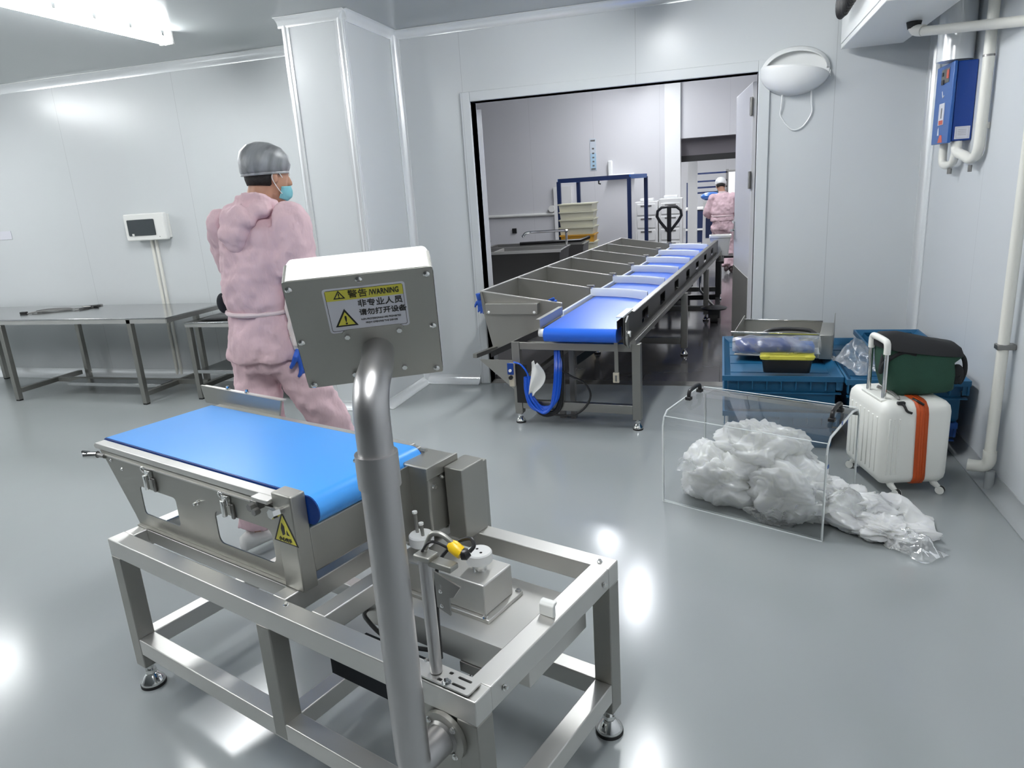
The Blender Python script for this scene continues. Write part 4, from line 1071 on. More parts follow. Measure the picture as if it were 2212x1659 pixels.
for u_ in (-.725, -.045):
    hd = obj('handle', B().tube(smooth_path([(u_, .20, .490), (u_, .205, .520), (u_, .225, .530), (u_, .30, .536), (u_, .320, .525), (u_, .325, .500)]), .010, 10), m_black, AC)
    for y in (.20, .322): obj('handle_foot', B().box(u_-.014, u_+.014, y-.014, y+.014, .483+(y-.2)*.08, .500+(y-.2)*.08), m_black, hd, bevel=.003)
for y, z in ((.192, .485), (.02, .343)): obj('blue_mark', B().box(.0012, .0025, y-.010, y+.008, z-.008, z+.008), m_heaterf, AC)
acm = Matrix.Translation((.436, 2.99, 0)) @ Matrix.Rotation(R(-23.9), 4, 'Z')
g = 'crumpled milky plastic bags heaped under the acrylic cover'
def bag(lx, ly, z, size, seed, label, mat=None, rot=0, st=.55):
    p = acm @ Vector((lx, ly, z))
    return crumple('plastic_bag', p, size, mat or m_film, label, 'plastic bag', seed, st=st, group=g, rot=R(rot-23.9), sub=6)
bag(-.52, .19, .0, (.205, .14, .170), 1.3, 'milky plastic bag at the left of the heap under the cover')
bag(-.20, .20, .0, (.21, .155, .175), 4.1, 'milky plastic bag in the middle bottom of the heap')
bag(-.36, .26, .16, (.22, .13, .150), 7.7, 'milky plastic bag on top of the heap, near the bend of the cover')
bag(.02, .24, .0, (.19, .13, .115), 9.2, 'milky plastic bag spilling from the open right end of the cover', st=.7)
bag(.20, .17, .0, (.16, .11, .07), 12.5, 'thin milky plastic film trailing on the floor towards the suitcase', st=.9)
bag(-.25, .085, .0, (.10, .06, .045), 15.5, 'small clear plastic bag in front of the milky heap', m_filmc, st=.6)

for i, (lx, ly, z, sx, sy, hz, sd, ro) in enumerate(((-.62, .16, .16, .26, .20, .10, 3.1, 20), (-.02, .16, .10, .30, .24, .12, 8.3, 30), (.20, .30, .02, .34, .20, .16, 11.9, 15), (.33, .12, .0, .20, .14, .10, 14.2, -25))):
    o = crumple_sheet('plastic_bag', acm @ Vector((lx, ly, z)), sx, sy, hz, m_film if i == 2 else m_filmc, ['thin film flap at the left end of the bag heap', 'clear film flap behind the right edge of the acrylic cover', 'milky film flap between cover and suitcase', 'clear film tip nearest the suitcase wheels'][i], sd, ro-23.9)
    o['group'] = g

# ------------------------------------------------------------------ suitcase and green bag
SU = thing('suitcase', 'white ribbed cabin suitcase with orange zip band and raised handle', 'suitcase', (.742, 3.490, 0), 14)
SW, SD, S0, S1 = .330, .405, .055, .472
def ring(z, k, ins=0):
    x0, x1, y0, y1, r = ins, SW-ins, ins, SD-ins, .045
    return [(a, c, z) for a, c in rr_loop(x0, x1, y0, y1, max(.01, r-ins), 6)]
rings = [ring(S0, 0, .045), ring(S0+.008, 0, .022), ring(S0+.030, 0, .004), ring(S0+.05, 0, 0), ring(S1-.055, 0, 0), ring(S1-.028, 0, .006), ring(S1-.008, 0, .024), ring(S1, 0, .050)]
sh = obj('shell', B().loft(rings), m_case, SU, smooth=60)
rb = B()
for k in range(7): 
    y = .055+k*.046; rb.box(-.0045, .004, y-.007, y+.007, S0+.06, S1-.075)
pieces('shell_rib', rb, m_case, SU, bevel=.003)
rb = B()
for k in range(3):
    x = .035+k*.022; rb.box(x-.004, x+.004, -.0035, .004, S0+.06, S1-.075)
pieces('shell_rib', rb, m_case, SU, bevel=.002)
b = B()
zb0 = [(.165+(z-.26)*-.02, z) for z in (0,)]
def band(w0, off):
    loop = []
    for y, z in [(-off, S0+.05), (-off, S1-.055), (.006-off*.6, S1-.026), (.026, S1-.006+off), (.05, S1+off), (SD-.05, S1+off)]: loop.append((y, z))
    return loop
def bandmesh(x0, x1, off, skew=.012):
    lp = [(.045, S0-off), (.020, S0+.008-off), (.003-off, S0+.032)]+band(0, off); rings = []
    for x in (x0, x1):
        rings.append([(x+skew*(1-(z-S0)/(S1-S0)), y, z) for y, z in lp])
    bb = B(); vs = [[bb.bm.verts.new(p) for p in r] for r in rings]
    for i in range(len(lp)-1): bb.bm.faces.new((vs[0][i], vs[1][i], vs[1][i+1], vs[0][i+1]))
    return bb
obj('zip_band', bandmesh(.150, .205, .004), m_orange, SU, solid=.003, smooth=60)
for x in (.1645, .1775, .1905): obj('zip_ridge', bandmesh(x-.0012, x+.0012, .0062), m_orange, SU, solid=.0016, smooth=60)
def wheel(x, y, dx, dy):
    w_ = obj('wheel_mount', B().tube([(x, y, S0+.030), (x+dx*.3, y+dy*.3, .048), (x+dx, y+dy, .026)], [.026, .016, .010], 14), m_case, SU)
    nx = Vector((-dy, dx, 0)).normalized()
    c = Vector((x+dx, y+dy, .020))
    obj('wheel', B().cyl(c-nx*.011, c+nx*.011, .020, n=20), m_case, w_)
    obj('tyre', B().cyl(c-nx*.009, c+nx*.009, .0202, n=20), m_rubber, w_)
wheel(.070, .045, .020, -.050); wheel(.275, .045, .030, -.030); wheel(.05, .36, -.02, .02); wheel(.275, .36, .03, .02)
obj('handle_well', B().box(.018, .070, .070, .285, S1-.012, S1+.0015), m_case, SU, bevel=.004)
for y in (.095, .255):
    t_ = obj('telescopic_tube', B().cyl((.040, y, S1-.01), (.040, y, .700), .0105, n=16), m_chrome, SU)
gr = obj('pull_handle', B().tube(smooth_path([(.040, .095, .690), (.040, .095, .722), (.040, .102, .742), (.040, .125, .750), (.040, .225, .754), (.040, .248, .746), (.040, .255, .725), (.040, .255, .690)]), .0155, 14), m_case, SU)
k = obj('top_grip', B().tube(smooth_path([(.095, .06, S1-.003), (.095, .075, S1+.014), (.095, .17, S1+.018), (.095, .26, S1+.012), (.095, .275, S1-.003)]), .007, 10), m_darksteel, SU)
for p in ([(.075, .03, S1-.002), (.095, .012, S1-.010), (.105, -.006, S1-.035), (.125, -.012, S1-.045)], [(.155, .05, S1+.006), (.165, .02, S1+.002), (.185, .004, S1-.012)]):
    obj('zip_pull', B().tube(smooth_path(p), .006, 8), m_black, SU)
obj('lock', B().box(.070, .105, .012, .030, S1-.010, S1+.004), m_black, SU, bevel=.003)
# green bag
GB = thing('canvas_bag', 'dark green canvas bag with black top and straps, on the suitcase against its handle', 'bag', (.915, 3.74, .474), 10)
b = B()
rings = []
for z, w0, w1, d in ((0, .12, .15, .085), (.02, .145, .170, .11), (.09, .165, .175, .12), (.15, .175, .165, .11), (.20, .185, .20, .105), (.235, .185, .19, .08), (.262, .17, .16, .04)):
    ring_ = []
    for k in range(36):
        a = 2*PI*k/36; ca, sa = math.cos(a), math.sin(a)
        x = (w1 if ca > 0 else w0)*math.copysign(abs(ca)**.6, ca); y = d*math.copysign(abs(sa)**.7, sa)
        n = noise.noise((x*9, y*9, z*12))*.014
        ring_.append((x+n, y+n, z+(.028*(-x/.2) if z > .15 else 0)+.004*(n*10 if z > .2 else 0)))
    rings.append(ring_)
obj('bag_body', B().loft(rings), m_bag, GB, smooth=70, disp=[(.018, .08)])
rings = []
for z, w0, w1, d in ((.205, .190, .205, .112), (.240, .192, .195, .088), (.268, .178, .165, .050), (.274, .10, .12, .02)):
    rings.append([((w1 if math.cos(2*PI*k/36) > 0 else w0)*math.copysign(abs(math.cos(2*PI*k/36))**.6, math.cos(2*PI*k/36)), d*math.copysign(abs(math.sin(2*PI*k/36))**.7, math.sin(2*PI*k/36)), z+(.028*(-math.copysign(abs(math.cos(2*PI*k/36))**.6, math.cos(2*PI*k/36))))) for k in range(36)])
obj('bag_top', B().loft(rings), m_bagblk, GB, smooth=70, disp=[(.012, .08)])
obj('shoulder_strap', B().tube(smooth_path([(.17, -.05, .20), (.200, -.05, .16), (.205, -.055, .10), (.185, -.06, .05), (.165, -.08, .09)]), .011, 8), m_bagblk, GB)
obj('side_pocket', B().ell((.170, -.055, .09), .030, .03, .05), m_bagblk, GB)
obj('carry_strap', B().tube(smooth_path([(-.165, -.04, .20), (-.185, -.07, .15), (-.19, -.085, .12), (-.175, -.09, .17), (-.10, -.09, .215), (-.04, -.095, .205)]), .010, 8), m_bagblk, GB)

# ------------------------------------------------------------------ people
def ellring(c, a, b_, ax, ay, n=20, tilt=None):
    return [Vector(c)+ax*(a*math.cos(2*PI*k/n))+ay*(b_*math.sin(2*PI*k/n)) for k in range(n)]
def limb(b, pts, rads, n=14):
    b.tube(smooth_path(pts, 5), [x for x in interp(rads, 5)], n)
def interp(rs, n):
    out = []
    for a, c in zip(rs, rs[1:]): out += [a+(c-a)*k/n for k in range(n)]
    return out+[rs[-1]]
def hand_b(wrist, d, palm_n, side, s=1.0, curl=.5):
    """palm, four unequal fingers and a thumb leaving the side of the palm"""
    d = Vector(d).normalized(); pn = Vector(palm_n); pn = (pn-d*pn.dot(d)).normalized(); sd = d.cross(pn)*side
    b = B(); w = Vector(wrist)
    b.loft([ellring(w+d*t*s, a*s, c*s, sd, pn, 16) for t, a, c in ((-.03, .026, .020), (0, .028, .021), (.03, .038, .019), (.07, .042, .016), (.085, .038, .012))])
    for i, (o, l, r) in enumerate(((-.030, .070, .0085), (-.010, .080, .009), (.011, .076, .009), (.030, .060, .008))):
        p0 = w+d*.07*s+sd*o*s; c1 = curl*(.7+.12*i)
        dirs = [d*math.cos(c1*k)+pn*math.sin(c1*k) for k in (.35, 1.1, 1.9)]
        pts = [p0]
        for q, f in zip(dirs, (.45, .32, .25)): pts.append(pts[-1]+q*l*f*s)
        b.tube(pts, [r*1.15*s, r*1.05*s, r*s, r*.75*s], 10)
    p0 = w+d*.020*s-sd*.026*s
    b.tube([p0, p0+(-sd*.8+d*.6).normalized()*.030*s, p0+(-sd*.55+d*.85+pn*.3).normalized()*.058*s, p0+(-sd*.4+d*.9+pn*.5).normalized()*.078*s], [.013*s, .012*s, .010*s, .008*s], 10)
    return b

def person(name, label, loc, rot, J, simple=False):
    P = thing(name, label, 'person', loc, rot)
    hb = R(J['body']); F = Vector((math.cos(hb), math.sin(hb), 0)); S = Vector((math.sin(hb), -math.cos(hb), 0))   # facing, right side
    hh = R(J['head']); HF = Vector((math.cos(hh), math.sin(hh), 0)); HS = Vector((math.sin(hh), -math.cos(hh), 0))
    V_ = lambda k: Vector(J[k])
    hc, nk = V_('head_c'), V_('neck'); k = J.get('s', 1)
    hz = (Z*math.cos(R(J.get('nod', 8)))+HF*math.sin(R(J.get('nod', 8)))); HFt = (HF*math.cos(R(J.get('nod', 8)))-Z*math.sin(R(J.get('nod', 8))))
    # body: one continuous mesh (head, neck, trunk, limbs under the clothes)
    b = B()
    hs = k*J.get('hs', 1); hl = lambda p: hc+HFt*p[0]*hs+HS*p[1]*hs+hz*p[2]*hs
    b.loft([[hl((x0+a*math.cos(2*PI*i/24), c*math.sin(2*PI*i/24), z)) for i in range(24)] for z, a, c, x0 in
        ((-.118, .022, .020, .062), (-.108, .040, .034, .045), (-.085, .062, .050, .022), (-.05, .080, .062, .008), (-.01, .090, .070, 0), (.03, .096, .075, -.004), (.06, .094, .074, -.008), (.09, .078, .062, -.010), (.112, .045, .036, -.010), (.12, .01, .01, -.01))])
    b.tube([hl((.088, 0, .022)), hl((.104, 0, -.005)), hl((.112, 0, -.022)), hl((.090, 0, -.032))], [.009*k, .011*k, .013*k, .009*k], 10)
    for s in (-1, 1):
        b.loft([[hl((-.006+.017*math.cos(2*PI*i/12)*q, s*(.070+t), -.008+.030*math.sin(2*PI*i/12)*q)) for i in range(12)] for t, q in ((-.006, .7), (.006, .9), (.013, 1), (.017, .6))])
        b.ell(hl((.082, s*.030, .018)), .010*k, .013*k, .006*k, 8, 6)
    b.tube([hl((.085, -.02, -.062)), hl((.093, 0, -.061)), hl((.085, .02, -.062))], .006*k, 8)
    b.tube([hl((-.02, 0, -.03)), nk+Z*.02, nk-Z*.06], [.058*k, .056*k, .066*k], 18)
    hip, ch = V_('hip'), V_('chest')
    b.loft([ellring(c, a*k, d*k, S, F) for c, a, d in ((hip-Z*.06, .14, .10), (hip+Z*.02, .150, .105), (hip.lerp(ch, .45), .130, .09), (ch, .160, .105), (ch+Z*.11, .155, .09), (nk-Z*.03, .06, .055))])
    for sd in 'RL':
        sh, el, wr = V_('sh'+sd), V_('el'+sd), V_('wr'+sd)
        limb(b, [sh, sh.lerp(el, .5), el, el.lerp(wr, .5), wr], [.052*k, .045*k, .038*k, .036*k, .026*k])
        hp, kn, an = V_('hp'+sd), V_('kn'+sd), V_('an'+sd)
        limb(b, [hp, hp.lerp(kn, .5), kn, kn.lerp(an, .4), an], [.085*k, .075*k, .052*k, .050*k, .034*k])
    obj('body', b, m_skin, P, remesh=.007 if not simple else .014, smooth_it=4)
    for s in (-1, 1):
        obj('eye', B().ell(hl((.088, s*.030, .018)), .006*k, .009*k, .006*k, 10, 8), m_whitepl, P)
    # hair below the cap, cap, mask
    b = B()
    b.loft([[hl((x0+a*math.cos(2*PI*i/28), c*math.sin(2*PI*i/28), z)) for i in range(28)] for z, a, c, x0 in
        ((-.045, .060, .062, -.034), (-.02, .082, .074, -.022), (.02, .094, .080, -.016), (.06, .100, .080, -.012), (.095, .080, .066, -.012), (.118, .045, .04, -.01), (.126, .01, .01, -.01))])
    obj('hair', b, m_hair, P, smooth=80)
    cap = B(); rings = []
    for z, a, c, x0 in ((.012, .104, .088, -.012), (.028, .110, .094, -.014), (.06, .116, .100, -.014), (.10, .106, .092, -.016), (.13, .078, .068, -.018), (.146, .038, .034, -.02), (.148, .006, .006, -.02)):
        rg = []
        for i in range(40):
            a2 = 2*PI*i/40; f = 1+.022*math.sin(a2*17)*(1 if z < .12 else .3)+.03*noise.noise((math.cos(a2)*2, math.sin(a2)*2, z*18))
            zz = z+(.016*math.cos(a2) if z < .05 else 0)
            rg.append(hl((x0+a*f*math.cos(a2), c*f*math.sin(a2), zz)))
        rings.append(rg)
    obj('hair_cap', cap.loft(rings), m_net if not simple else m_white, P, smooth=80)
    if not simple:
        obj('cap_band', B().tube([hl((-.012+.104*math.cos(2*PI*i/32), .088*math.sin(2*PI*i/32), .012+.016*math.cos(2*PI*i/32))) for i in range(33)], .005, 8), m_net, P)
    mk_ = B()
    def mf(s, t):
        a = R(-78+156*s); z = -.032-.074*t
        rr_ = .098+.012*math.sin(PI*s)*math.sin(PI*min(1, t*1.1))-.018*max(0, t-.7)/.3
        return hl((.006+rr_*math.cos(a), (.078-.02*t)*math.sin(a), z-.012*(1-math.sin(PI*s))*(1-2*t)))
    mk_.grid(18, 10, mf); mo = obj('face_mask', mk_, m_mask, P, solid=.002, smooth=180)
    for s in (-1, 1): obj('ear_loop', B().tube(smooth_path([hl((.030, s*.080, -.005)), hl((.010, s*.086, .012)), hl((-.016, s*.086, .012)), hl((-.022, s*.084, -.012)), hl((.0, s*.080, -.045)), hl((.03, s*.072, -.075))]), .0018, 6), m_white, mo)
    # trousers
    wk = J.get('w', 1)
    b = B()
    b.loft([ellring(c, a*k*wk, d*k*wk, S, F, 24) for c, a, d in ((hip-Z*.10, .165, .125), (hip-Z*.03, .175, .13), (hip+Z*.06, .165, .12), (hip+Z*.13, .150, .11))])
    for sd in 'RL':
        hp, kn, an = V_('hp'+sd), V_('kn'+sd), V_('an'+sd)
        limb(b, [hp, hp.lerp(kn, .5), kn, kn.lerp(an, .5), an+Z*.01], [.112*k*wk, .105*k*wk, .092*k*wk, .088*k*wk, .078*k*wk], 18)
    obj('trousers', b, m_pink, P, remesh=.012, smooth_it=6, disp=[(.045, .11), (.016, .045)])
    # jacket
    b = B(); wz = J['waist']
    L1 = J['torso']
    b.loft([ellring((cx_, cy_, z), a*k, d*k, S, F, 28) for z, cx_, cy_, a, d in L1])
    for sd in 'RL':
        sh, el, wr = V_('sh'+sd), V_('el'+sd), V_('wr'+sd); m1 = el.lerp(wr, J.get('slv', .15))
        so = sh-S*(.03 if sd == 'R' else -.03)
        if J.get('slv', .15) < 0: limb(b, [so, sh, sh.lerp(el, .5), sh.lerp(el, .86)], [.072*k, .082*k, .084*k, .082*k], 18)
        else: limb(b, [so, sh, sh.lerp(el, .5), el, m1], [.072*k, .082*k, .080*k, .074*k, .068*k], 18)
    obj('jacket', b, m_pink, P, remesh=.011, smooth_it=4, disp=[(.038, .10), (.014, .04)])
    t = [r for r in L1 if abs(r[0]-wz) < .03][0]
    obj('waist_tie', B().tube([Vector((t[1], t[2], wz))+S*((t[3]*k+.006)*math.cos(2*PI*i/40))+F*((t[4]*k+.006)*math.sin(2*PI*i/40))+Z*(.006*math.sin(2*PI*i/40)) for i in range(41)], .010*k, 8), m_pinkw, P)
    # lower sleeves, gloves, shoes
    for sd, side in (('R', 1), ('L', -1)):
        el, wr = V_('el'+sd), V_('wr'+sd)
        a = el.lerp(wr, J.get('slv', .15)-.08)
        b = B()
        if J.get('slv', .15) < 0: sh = V_('sh'+sd); limb(b, [sh.lerp(el, .74), el, el.lerp(wr, .5), wr], [.062*k, .064*k, .056*k, .036*k], 18)
        else: limb(b, [a, a.lerp(wr, .35), a.lerp(wr, .7), wr], [.058*k, .056*k, .050*k, .036*k], 18)
        obj('sleeve_cover', b, m_sleeve, P, remesh=.01, smooth_it=3, disp=[(.022, .06)])
        hd = V_('hd'+sd); g_ = hand_b(wr, hd, J['palm'+sd], side, 1.02*k, J.get('curl', .5))
        o = obj('glove', g_, m_glove, P, remesh=.0045 if not simple else .008, smooth_it=2)
        cf = B(); cf.tube([wr-hd.normalized()*.045, wr+hd.normalized()*.012], [.036*k, .031*k], 16)
        obj('glove_cuff', cf, m_whitepl, o)
        an = V_('an'+sd); fd = V_('ft'+sd).normalized()
        b = B(); up_ = Z
        q = Vector((an.x, an.y, an.z-.075))
        sdv = fd.cross(Z)
        b.loft([ellring(q+fd*x+Z*(h/2+.0), w_*k, h/2, sdv, Z, 16) for x, w_, h in ((-.075, .015, .04), (-.065, .034, .075), (-.02, .040, .095), (.04, .043, .075), (.11, .046, .055), (.155, .036, .042), (.172, .012, .02))])
        obj('shoe', b, J['shoe'], P, smooth=80)
    # hood or collar behind the neck
    b = B()
    if not simple:
        prof = [(-.02, .068), (.015, .082), (.05, .085), (.07, .078)]
        b.loft([[nk+S*(r*1.08*math.cos(2*PI*i/24))*k+F*((r*math.sin(2*PI*i/24))-.012)*k+Z*(z-.02-.022*math.sin(2*PI*i/24)) for i in range(24)] for z, r in prof])
        for (fx, sx, z, rx, ry, rz) in ((-.125, -.005, -.045, .105, .045, .060), (-.140, -.02, -.095, .080, .040, .055), (-.145, -.01, -.135, .050, .030, .040), (-.07, .08, -.01, .055, .05, .04), (-.07, -.08, -.01, .055, .05, .04)):
            rotm = Matrix((S, F, Z)).transposed()
            b.ell(nk+F*fx*k+S*sx*k+Z*z, rx*k, ry*k, rz*k, 18, 12, rot=rotm)
        obj('hood', b, m_pink, P, remesh=.009, smooth_it=5, disp=[(.034, .075)])
    else:
        b.tube([nk-Z*.05, nk-Z*.0, nk+Z*.03], [.085*k, .075*k, .070*k], 18)
        obj('collar', b, m_pinkw, P, smooth=80)
    return P
J1 = dict(hs=.93, body=42, head=26, nod=7, head_c=(.070, .02, 1.668), neck=(.018, .0, 1.540), chest=(.0, 0, 1.33), hip=(-.035, 0, .95),
    shR=(.130, -.140, 1.475), elR=(.128, -.175, 1.225), wrR=(.098, -.150, .965), hdR=Vector((.10, .05, -1)), palmR=(-.6, .5, 0),
    shL=(-.135, .130, 1.475), elL=(-.110, .265, 1.24), wrL=(.06, .36, 1.12), hdL=Vector((.8, .5, -.1)), palmL=(.4, -.5, 0),
    hpR=(.050, -.055, .90), knR=(.205, -.03, .53), anR=(.345, .06, .085), hpL=(-.095, .055, .90), knL=(-.105, .03, .50), anL=(-.22, -.03, .10),
    ftR=Vector((.85, .5, 0)), ftL=Vector((.8, .5, -.0)), waist=1.115, slv=-.1, curl=.6, w=.93, shoe=m_wshoe,
    torso=[(.895, -.045, 0, .192, .150), (.93, -.043, 0, .190, .148), (1.03, -.038, 0, .176, .134), (1.115, -.035, 0, .160, .122), (1.15, -.035, 0, .180, .142), (1.25, -.028, 0, .186, .142), (1.37, -.012, 0, .188, .134), (1.455, .0, 0, .178, .118), (1.50, .010, 0, .135, .095), (1.535, .018, 0, .080, .074)])
person('person', 'man in pink work suit, hairnet and face mask walking past the checkweigher', (-1.90, 2.65, 0), 35.6, J1)
k_ = .88
J2 = dict(s=.90, body=78, head=95, nod=32, head_c=(-.03, .075, 1.395), neck=(.0, .03, 1.285), chest=(.02, .0, 1.10), hip=(.0, -.04, .80),
    shR=(.175, .0, 1.215), elR=(.245, .05, .99), wrR=(.16, .22, .90), hdR=Vector((-.3, 1, 0)), palmR=(0, 0, -1),
    shL=(-.150, .02, 1.215), elL=(-.235, .05, .98), wrL=(-.13, .22, .88), hdL=Vector((.3, 1, 0)), palmL=(0, 0, -1),
    hpR=(.080, -.04, .77), knR=(.12, .02, .43), anR=(.16, -.02, .085), hpL=(-.080, -.04, .77), knL=(-.03, .06, .44), anL=(.08, -.13, .11),
    ftR=Vector((.1, 1, 0)), ftL=Vector((.1, 1, 0)), waist=.93, slv=.45, curl=.5, w=1.0, shoe=m_shoe,
    torso=[(.845, .0, -.03, .205, .15), (.88, .0, -.03, .205, .15), (.93, .0, -.02, .185, .14), (.97, .0, -.01, .215, .16), (1.06, .01, .0, .22, .16), (1.16, .012, .01, .215, .15), (1.22, .012, .02, .19, .13), (1.265, .008, .025, .12, .10), (1.29, .005, .028, .085, .08)])
person('person', 'woman in pink work suit and white cap seen from behind, far beyond the doorway', (.0, 12.35, 0), 0, J2, simple=True)
pr_ = thing('hip_pouch', 'dark and orange item at the left hip of the man in pink', 'pouch', (-2.10, 2.60, 1.13), 35.6)
obj('case', B().ell((0, 0, .02), .028, .03, .045), m_heater if False else m_dark, pr_)
obj('orange_strip', B().box(.018, .034, -.022, .02, -.035, .035), m_orange, pr_, bevel=.004)

# ------------------------------------------------------------------ far room furniture
def posts(r, pts, w, z0, z1, mat, name='post'):
    for x, y in pts: obj(name, B().box(x-w/2, x+w/2, y-w/2, y+w/2, z0, z1), mat, r)
RK = thing('blue_rack', 'open blue steel frame rack beside the cream totes in the far room', 'rack', (-1.72, 10.95, 0), 0)
posts(RK, ((-.62, -.30), (.42, -.30), (.60, .30), (-.44, .30)), .055, .06, 1.62, m_navy)
for y0, x0, x1 in ((-.30, -.62, .42), (.30, -.44, .60)):
    obj('beam', B().box(x0, x1, y0-.02, y0+.02, 1.60, 1.66), m_navy, RK); obj('beam', B().box(x0, x1, y0-.02, y0+.02, .12, .17), m_navy, RK)
for x0 in (-.62, .42): obj('beam', B().hexa([(x0-.02, -.28, 1.60), (x0+.02, -.28, 1.60), (x0+.20, .28, 1.60), (x0+.16, .28, 1.60), (x0-.02, -.28, 1.66), (x0+.02, -.28, 1.66), (x0+.20, .28, 1.66), (x0+.16, .28, 1.66)]), m_heaterf, RK)
for x, y in ((-.62, -.30), (.42, -.30), (.60, .30), (-.44, .30)): obj('caster', B().cyl((x-.02, y, .04), (x+.02, y, .04), .04, n=16), m_rubber, RK)
obj('hook', B().tube([(-.02, -.30, 1.60), (-.02, -.31, 1.56), (.01, -.31, 1.55)], .012, 8), m_black, RK)
obj('dispenser_bar', B().box(-.36, .0, -.1, .1, 1.661, 1.70), m_white, RK, bevel=.01) if False else None
TN = ['bottom', 'second', 'third', 'fourth', 'fifth', 'sixth', 'seventh', '', 'ninth', 'tenth', 'eleventh', 'topmost']
for i in range(12):
    z = i*.109; m = m_toteo if i == 7 else m_tote
    t_ = thing('plastic_tote', 'amber tote in the middle of the cream stack in the far room' if i == 7 else TN[i]+' cream tote, counted from the floor, of the stack in the far room', 'tote', (-2.0, 10.35, z), 2.5*math.sin(i*2.1), 'totes stacked in the far room')
    lo = lambda w_, d_: [(-w_, -d_), (w_, -d_), (w_, d_), (-w_, d_)]
    obj('body', B().loft([[(a, c, zz) for a, c in lo(w_, d_)] for w_, d_, zz in ((.232, .18, 0), (.243, .19, .095))]), m, t_)
    obj('rim', B().loft([[(a, c, zz) for a, c in lo(w_, d_)] for w_, d_, zz in ((.256, .200, .090), (.256, .200, .107))]), m, t_)
wc = []
for i, (x, h, t) in enumerate(((-1.23, 1.22, 'white drawer trolley behind the blue rack posts'), (-.835, 1.25, 'white drawer trolley behind the black pallet jack handle'))):
    r = thing('drawer_trolley', t, 'cabinet', (x, 12.45, 0), 0)
    obj('carcass', B().box(-.18, .20, -.20, .20, .10, h), m_rack, r, bevel=.01)
    for k in range(5): d = obj('drawer', B().box(-.14, .16, -.215, -.2005, .16+k*.21, .34+k*.21), m_rack, r, bevel=.008); obj('drawer_grip', B().box(-.08, .10, -.222, -.2155, .30+k*.21, .32+k*.21), m_darksteel, d)
    for xx in (-.15, .15): obj('caster', B().cyl((xx-.02, 0, .05), (xx+.02, 0, .05), .05, n=14), m_rubber, r)
    obj('top_tray', B().box(-.10, .12, -.12, .1, h+.001, h+.05), m_white, r, bevel=.01)
PJ = thing('pallet_jack', 'black pallet jack with loop handle standing beyond the end of the conveyor', 'pallet jack', (-.70, 10.15, 0), 0)
obj('handle_loop', B().tube([(x, 0, z) for x, z in ((0, .84), (-.045, .90), (-.125, 1.0), (-.165, 1.07), (-.155, 1.14), (-.10, 1.185), (0, 1.195), (.10, 1.185), (.155, 1.14), (.165, 1.07), (.125, 1.0), (.045, .90), (0, .84))], .020, 10), m_black, PJ)
obj('shaft', B().tube([(0, 0, 1.19), (0, 0, .30)], .030, 12), m_black, PJ)
obj('pump', B().box(-.09, .09, -.06, .10, .06, .34), m_black, PJ, bevel=.02)
for x in (-.20, .20): obj('fork', B().box(x-.08, x+.08, .10, 1.20, .05, .11), m_black, PJ)
obj('fork_bridge', B().box(-.28, .28, .06, .16, .05, .40), m_black, PJ)
for x in (-.05, .05): obj('wheel', B().cyl((x-.025, 0, .09), (x+.025, 0, .09), .09, n=20), m_rubber, PJ)
# trolley with white bucket at the right of the conveyor end
TR = thing('black_trolley', 'black low trolley frame right of the conveyor end, caster towards the door', 'trolley', (-.13, 9.24, 0), 0)
obj('post', B().box(.06, .12, -.03, .03, .0, .53), m_black, TR); obj('post', B().box(.06, .12, .60, .66, .0, .505), m_black, TR)
obj('top_bar', B().box(.121, .16, -.03, .62, .50, .53), m_black, TR)
obj('deck', B().box(-.06, .28, .56, .92, .506, .53), m_black, TR)
obj('base_beam', B().box(-.62, .06, -.025, .025, .05, .11), m_black, TR); obj('side_beam', B().box(.065, .115, -1.25, .20, .045, .085), m_black, TR)
k = obj('caster_plate', B().lathe([(.001, 0), (.13, .0), (.14, .015), (.06, .04), (.001, .04)], (.06, -1.30, .155)), m_black, TR)
obj('caster_fork', B().box(.0, .12, -1.34, -1.26, .06, .155), m_black, k); obj('caster_wheel', B().cyl((.02, -1.30, .055), (.10, -1.30, .055), .055, n=18), m_rubber, k)
obj('push_rod', B().tube([(.06, -1.30, .18), (-.10, -.9, .30), (-.12, -.1, .54)], .014, 8), m_darksteel, TR)
bk_ = thing('white_bucket', 'white square plastic bucket standing on the black trolley', 'bucket', (-.02, 9.97, .5305), 0)
obj('body', B().loft([[(a, c, z) for a, c in rr_loop(-w_, w_, -w_, w_, .02)] for w_, z in ((.105, 0), (.130, .235), (.142, .238), (.142, .265), (.125, .265), (.095, .02))]), m_whitepl, bk_)
obj('hanging_bag', B().loft([[(a+.13*0, c-.005, z) for a, c in rr_loop(-w_, w_*.9, -.132, -.120, .004)] for w_, z in ((.05, -.05), (.09, .02), (.125, .12), (.13, .22))]), m_film, bk_) if False else None
# sinks at the left of the far room
SK = thing('wash_sink', 'long dark stainless wash trough with tap at the left beyond the doorway', 'sink', (-2.55, 7.70, 0), 3)
b = B()
b.loft([[(a, c, z) for a, c in ((-w_, -d_), (w_, -d_), (w_, d_), (-w_, d_))] for w_, d_, z in ((.86, .30, .55), (.88, .33, .86), (.90, .36, .90), (.87, .33, .90), (.84, .30, .62))])
obj('trough', b, m_darksteel, SK)
posts(SK, ((-.80, -.26), (.80, -.26), (-.80, .26), (.80, .26)), .045, 0, .55, m_darksteel, 'leg')
obj('rim_bar', B().box(-.90, .90, -.372, -.355, .885, .915), m_steel_lit, SK)
obj('divider', B().box(.10, .12, -.31, .31, .60, .895), m_steel_lit, SK)
obj('tap', B().tube(smooth_path([(.86, .31, .90), (.86, .31, 1.04), (.84, .30, 1.065), (.50, .30, 1.065), (.40, .28, 1.06), (.36, .25, 1.02)]), .014, 10), m_chrome, SK)
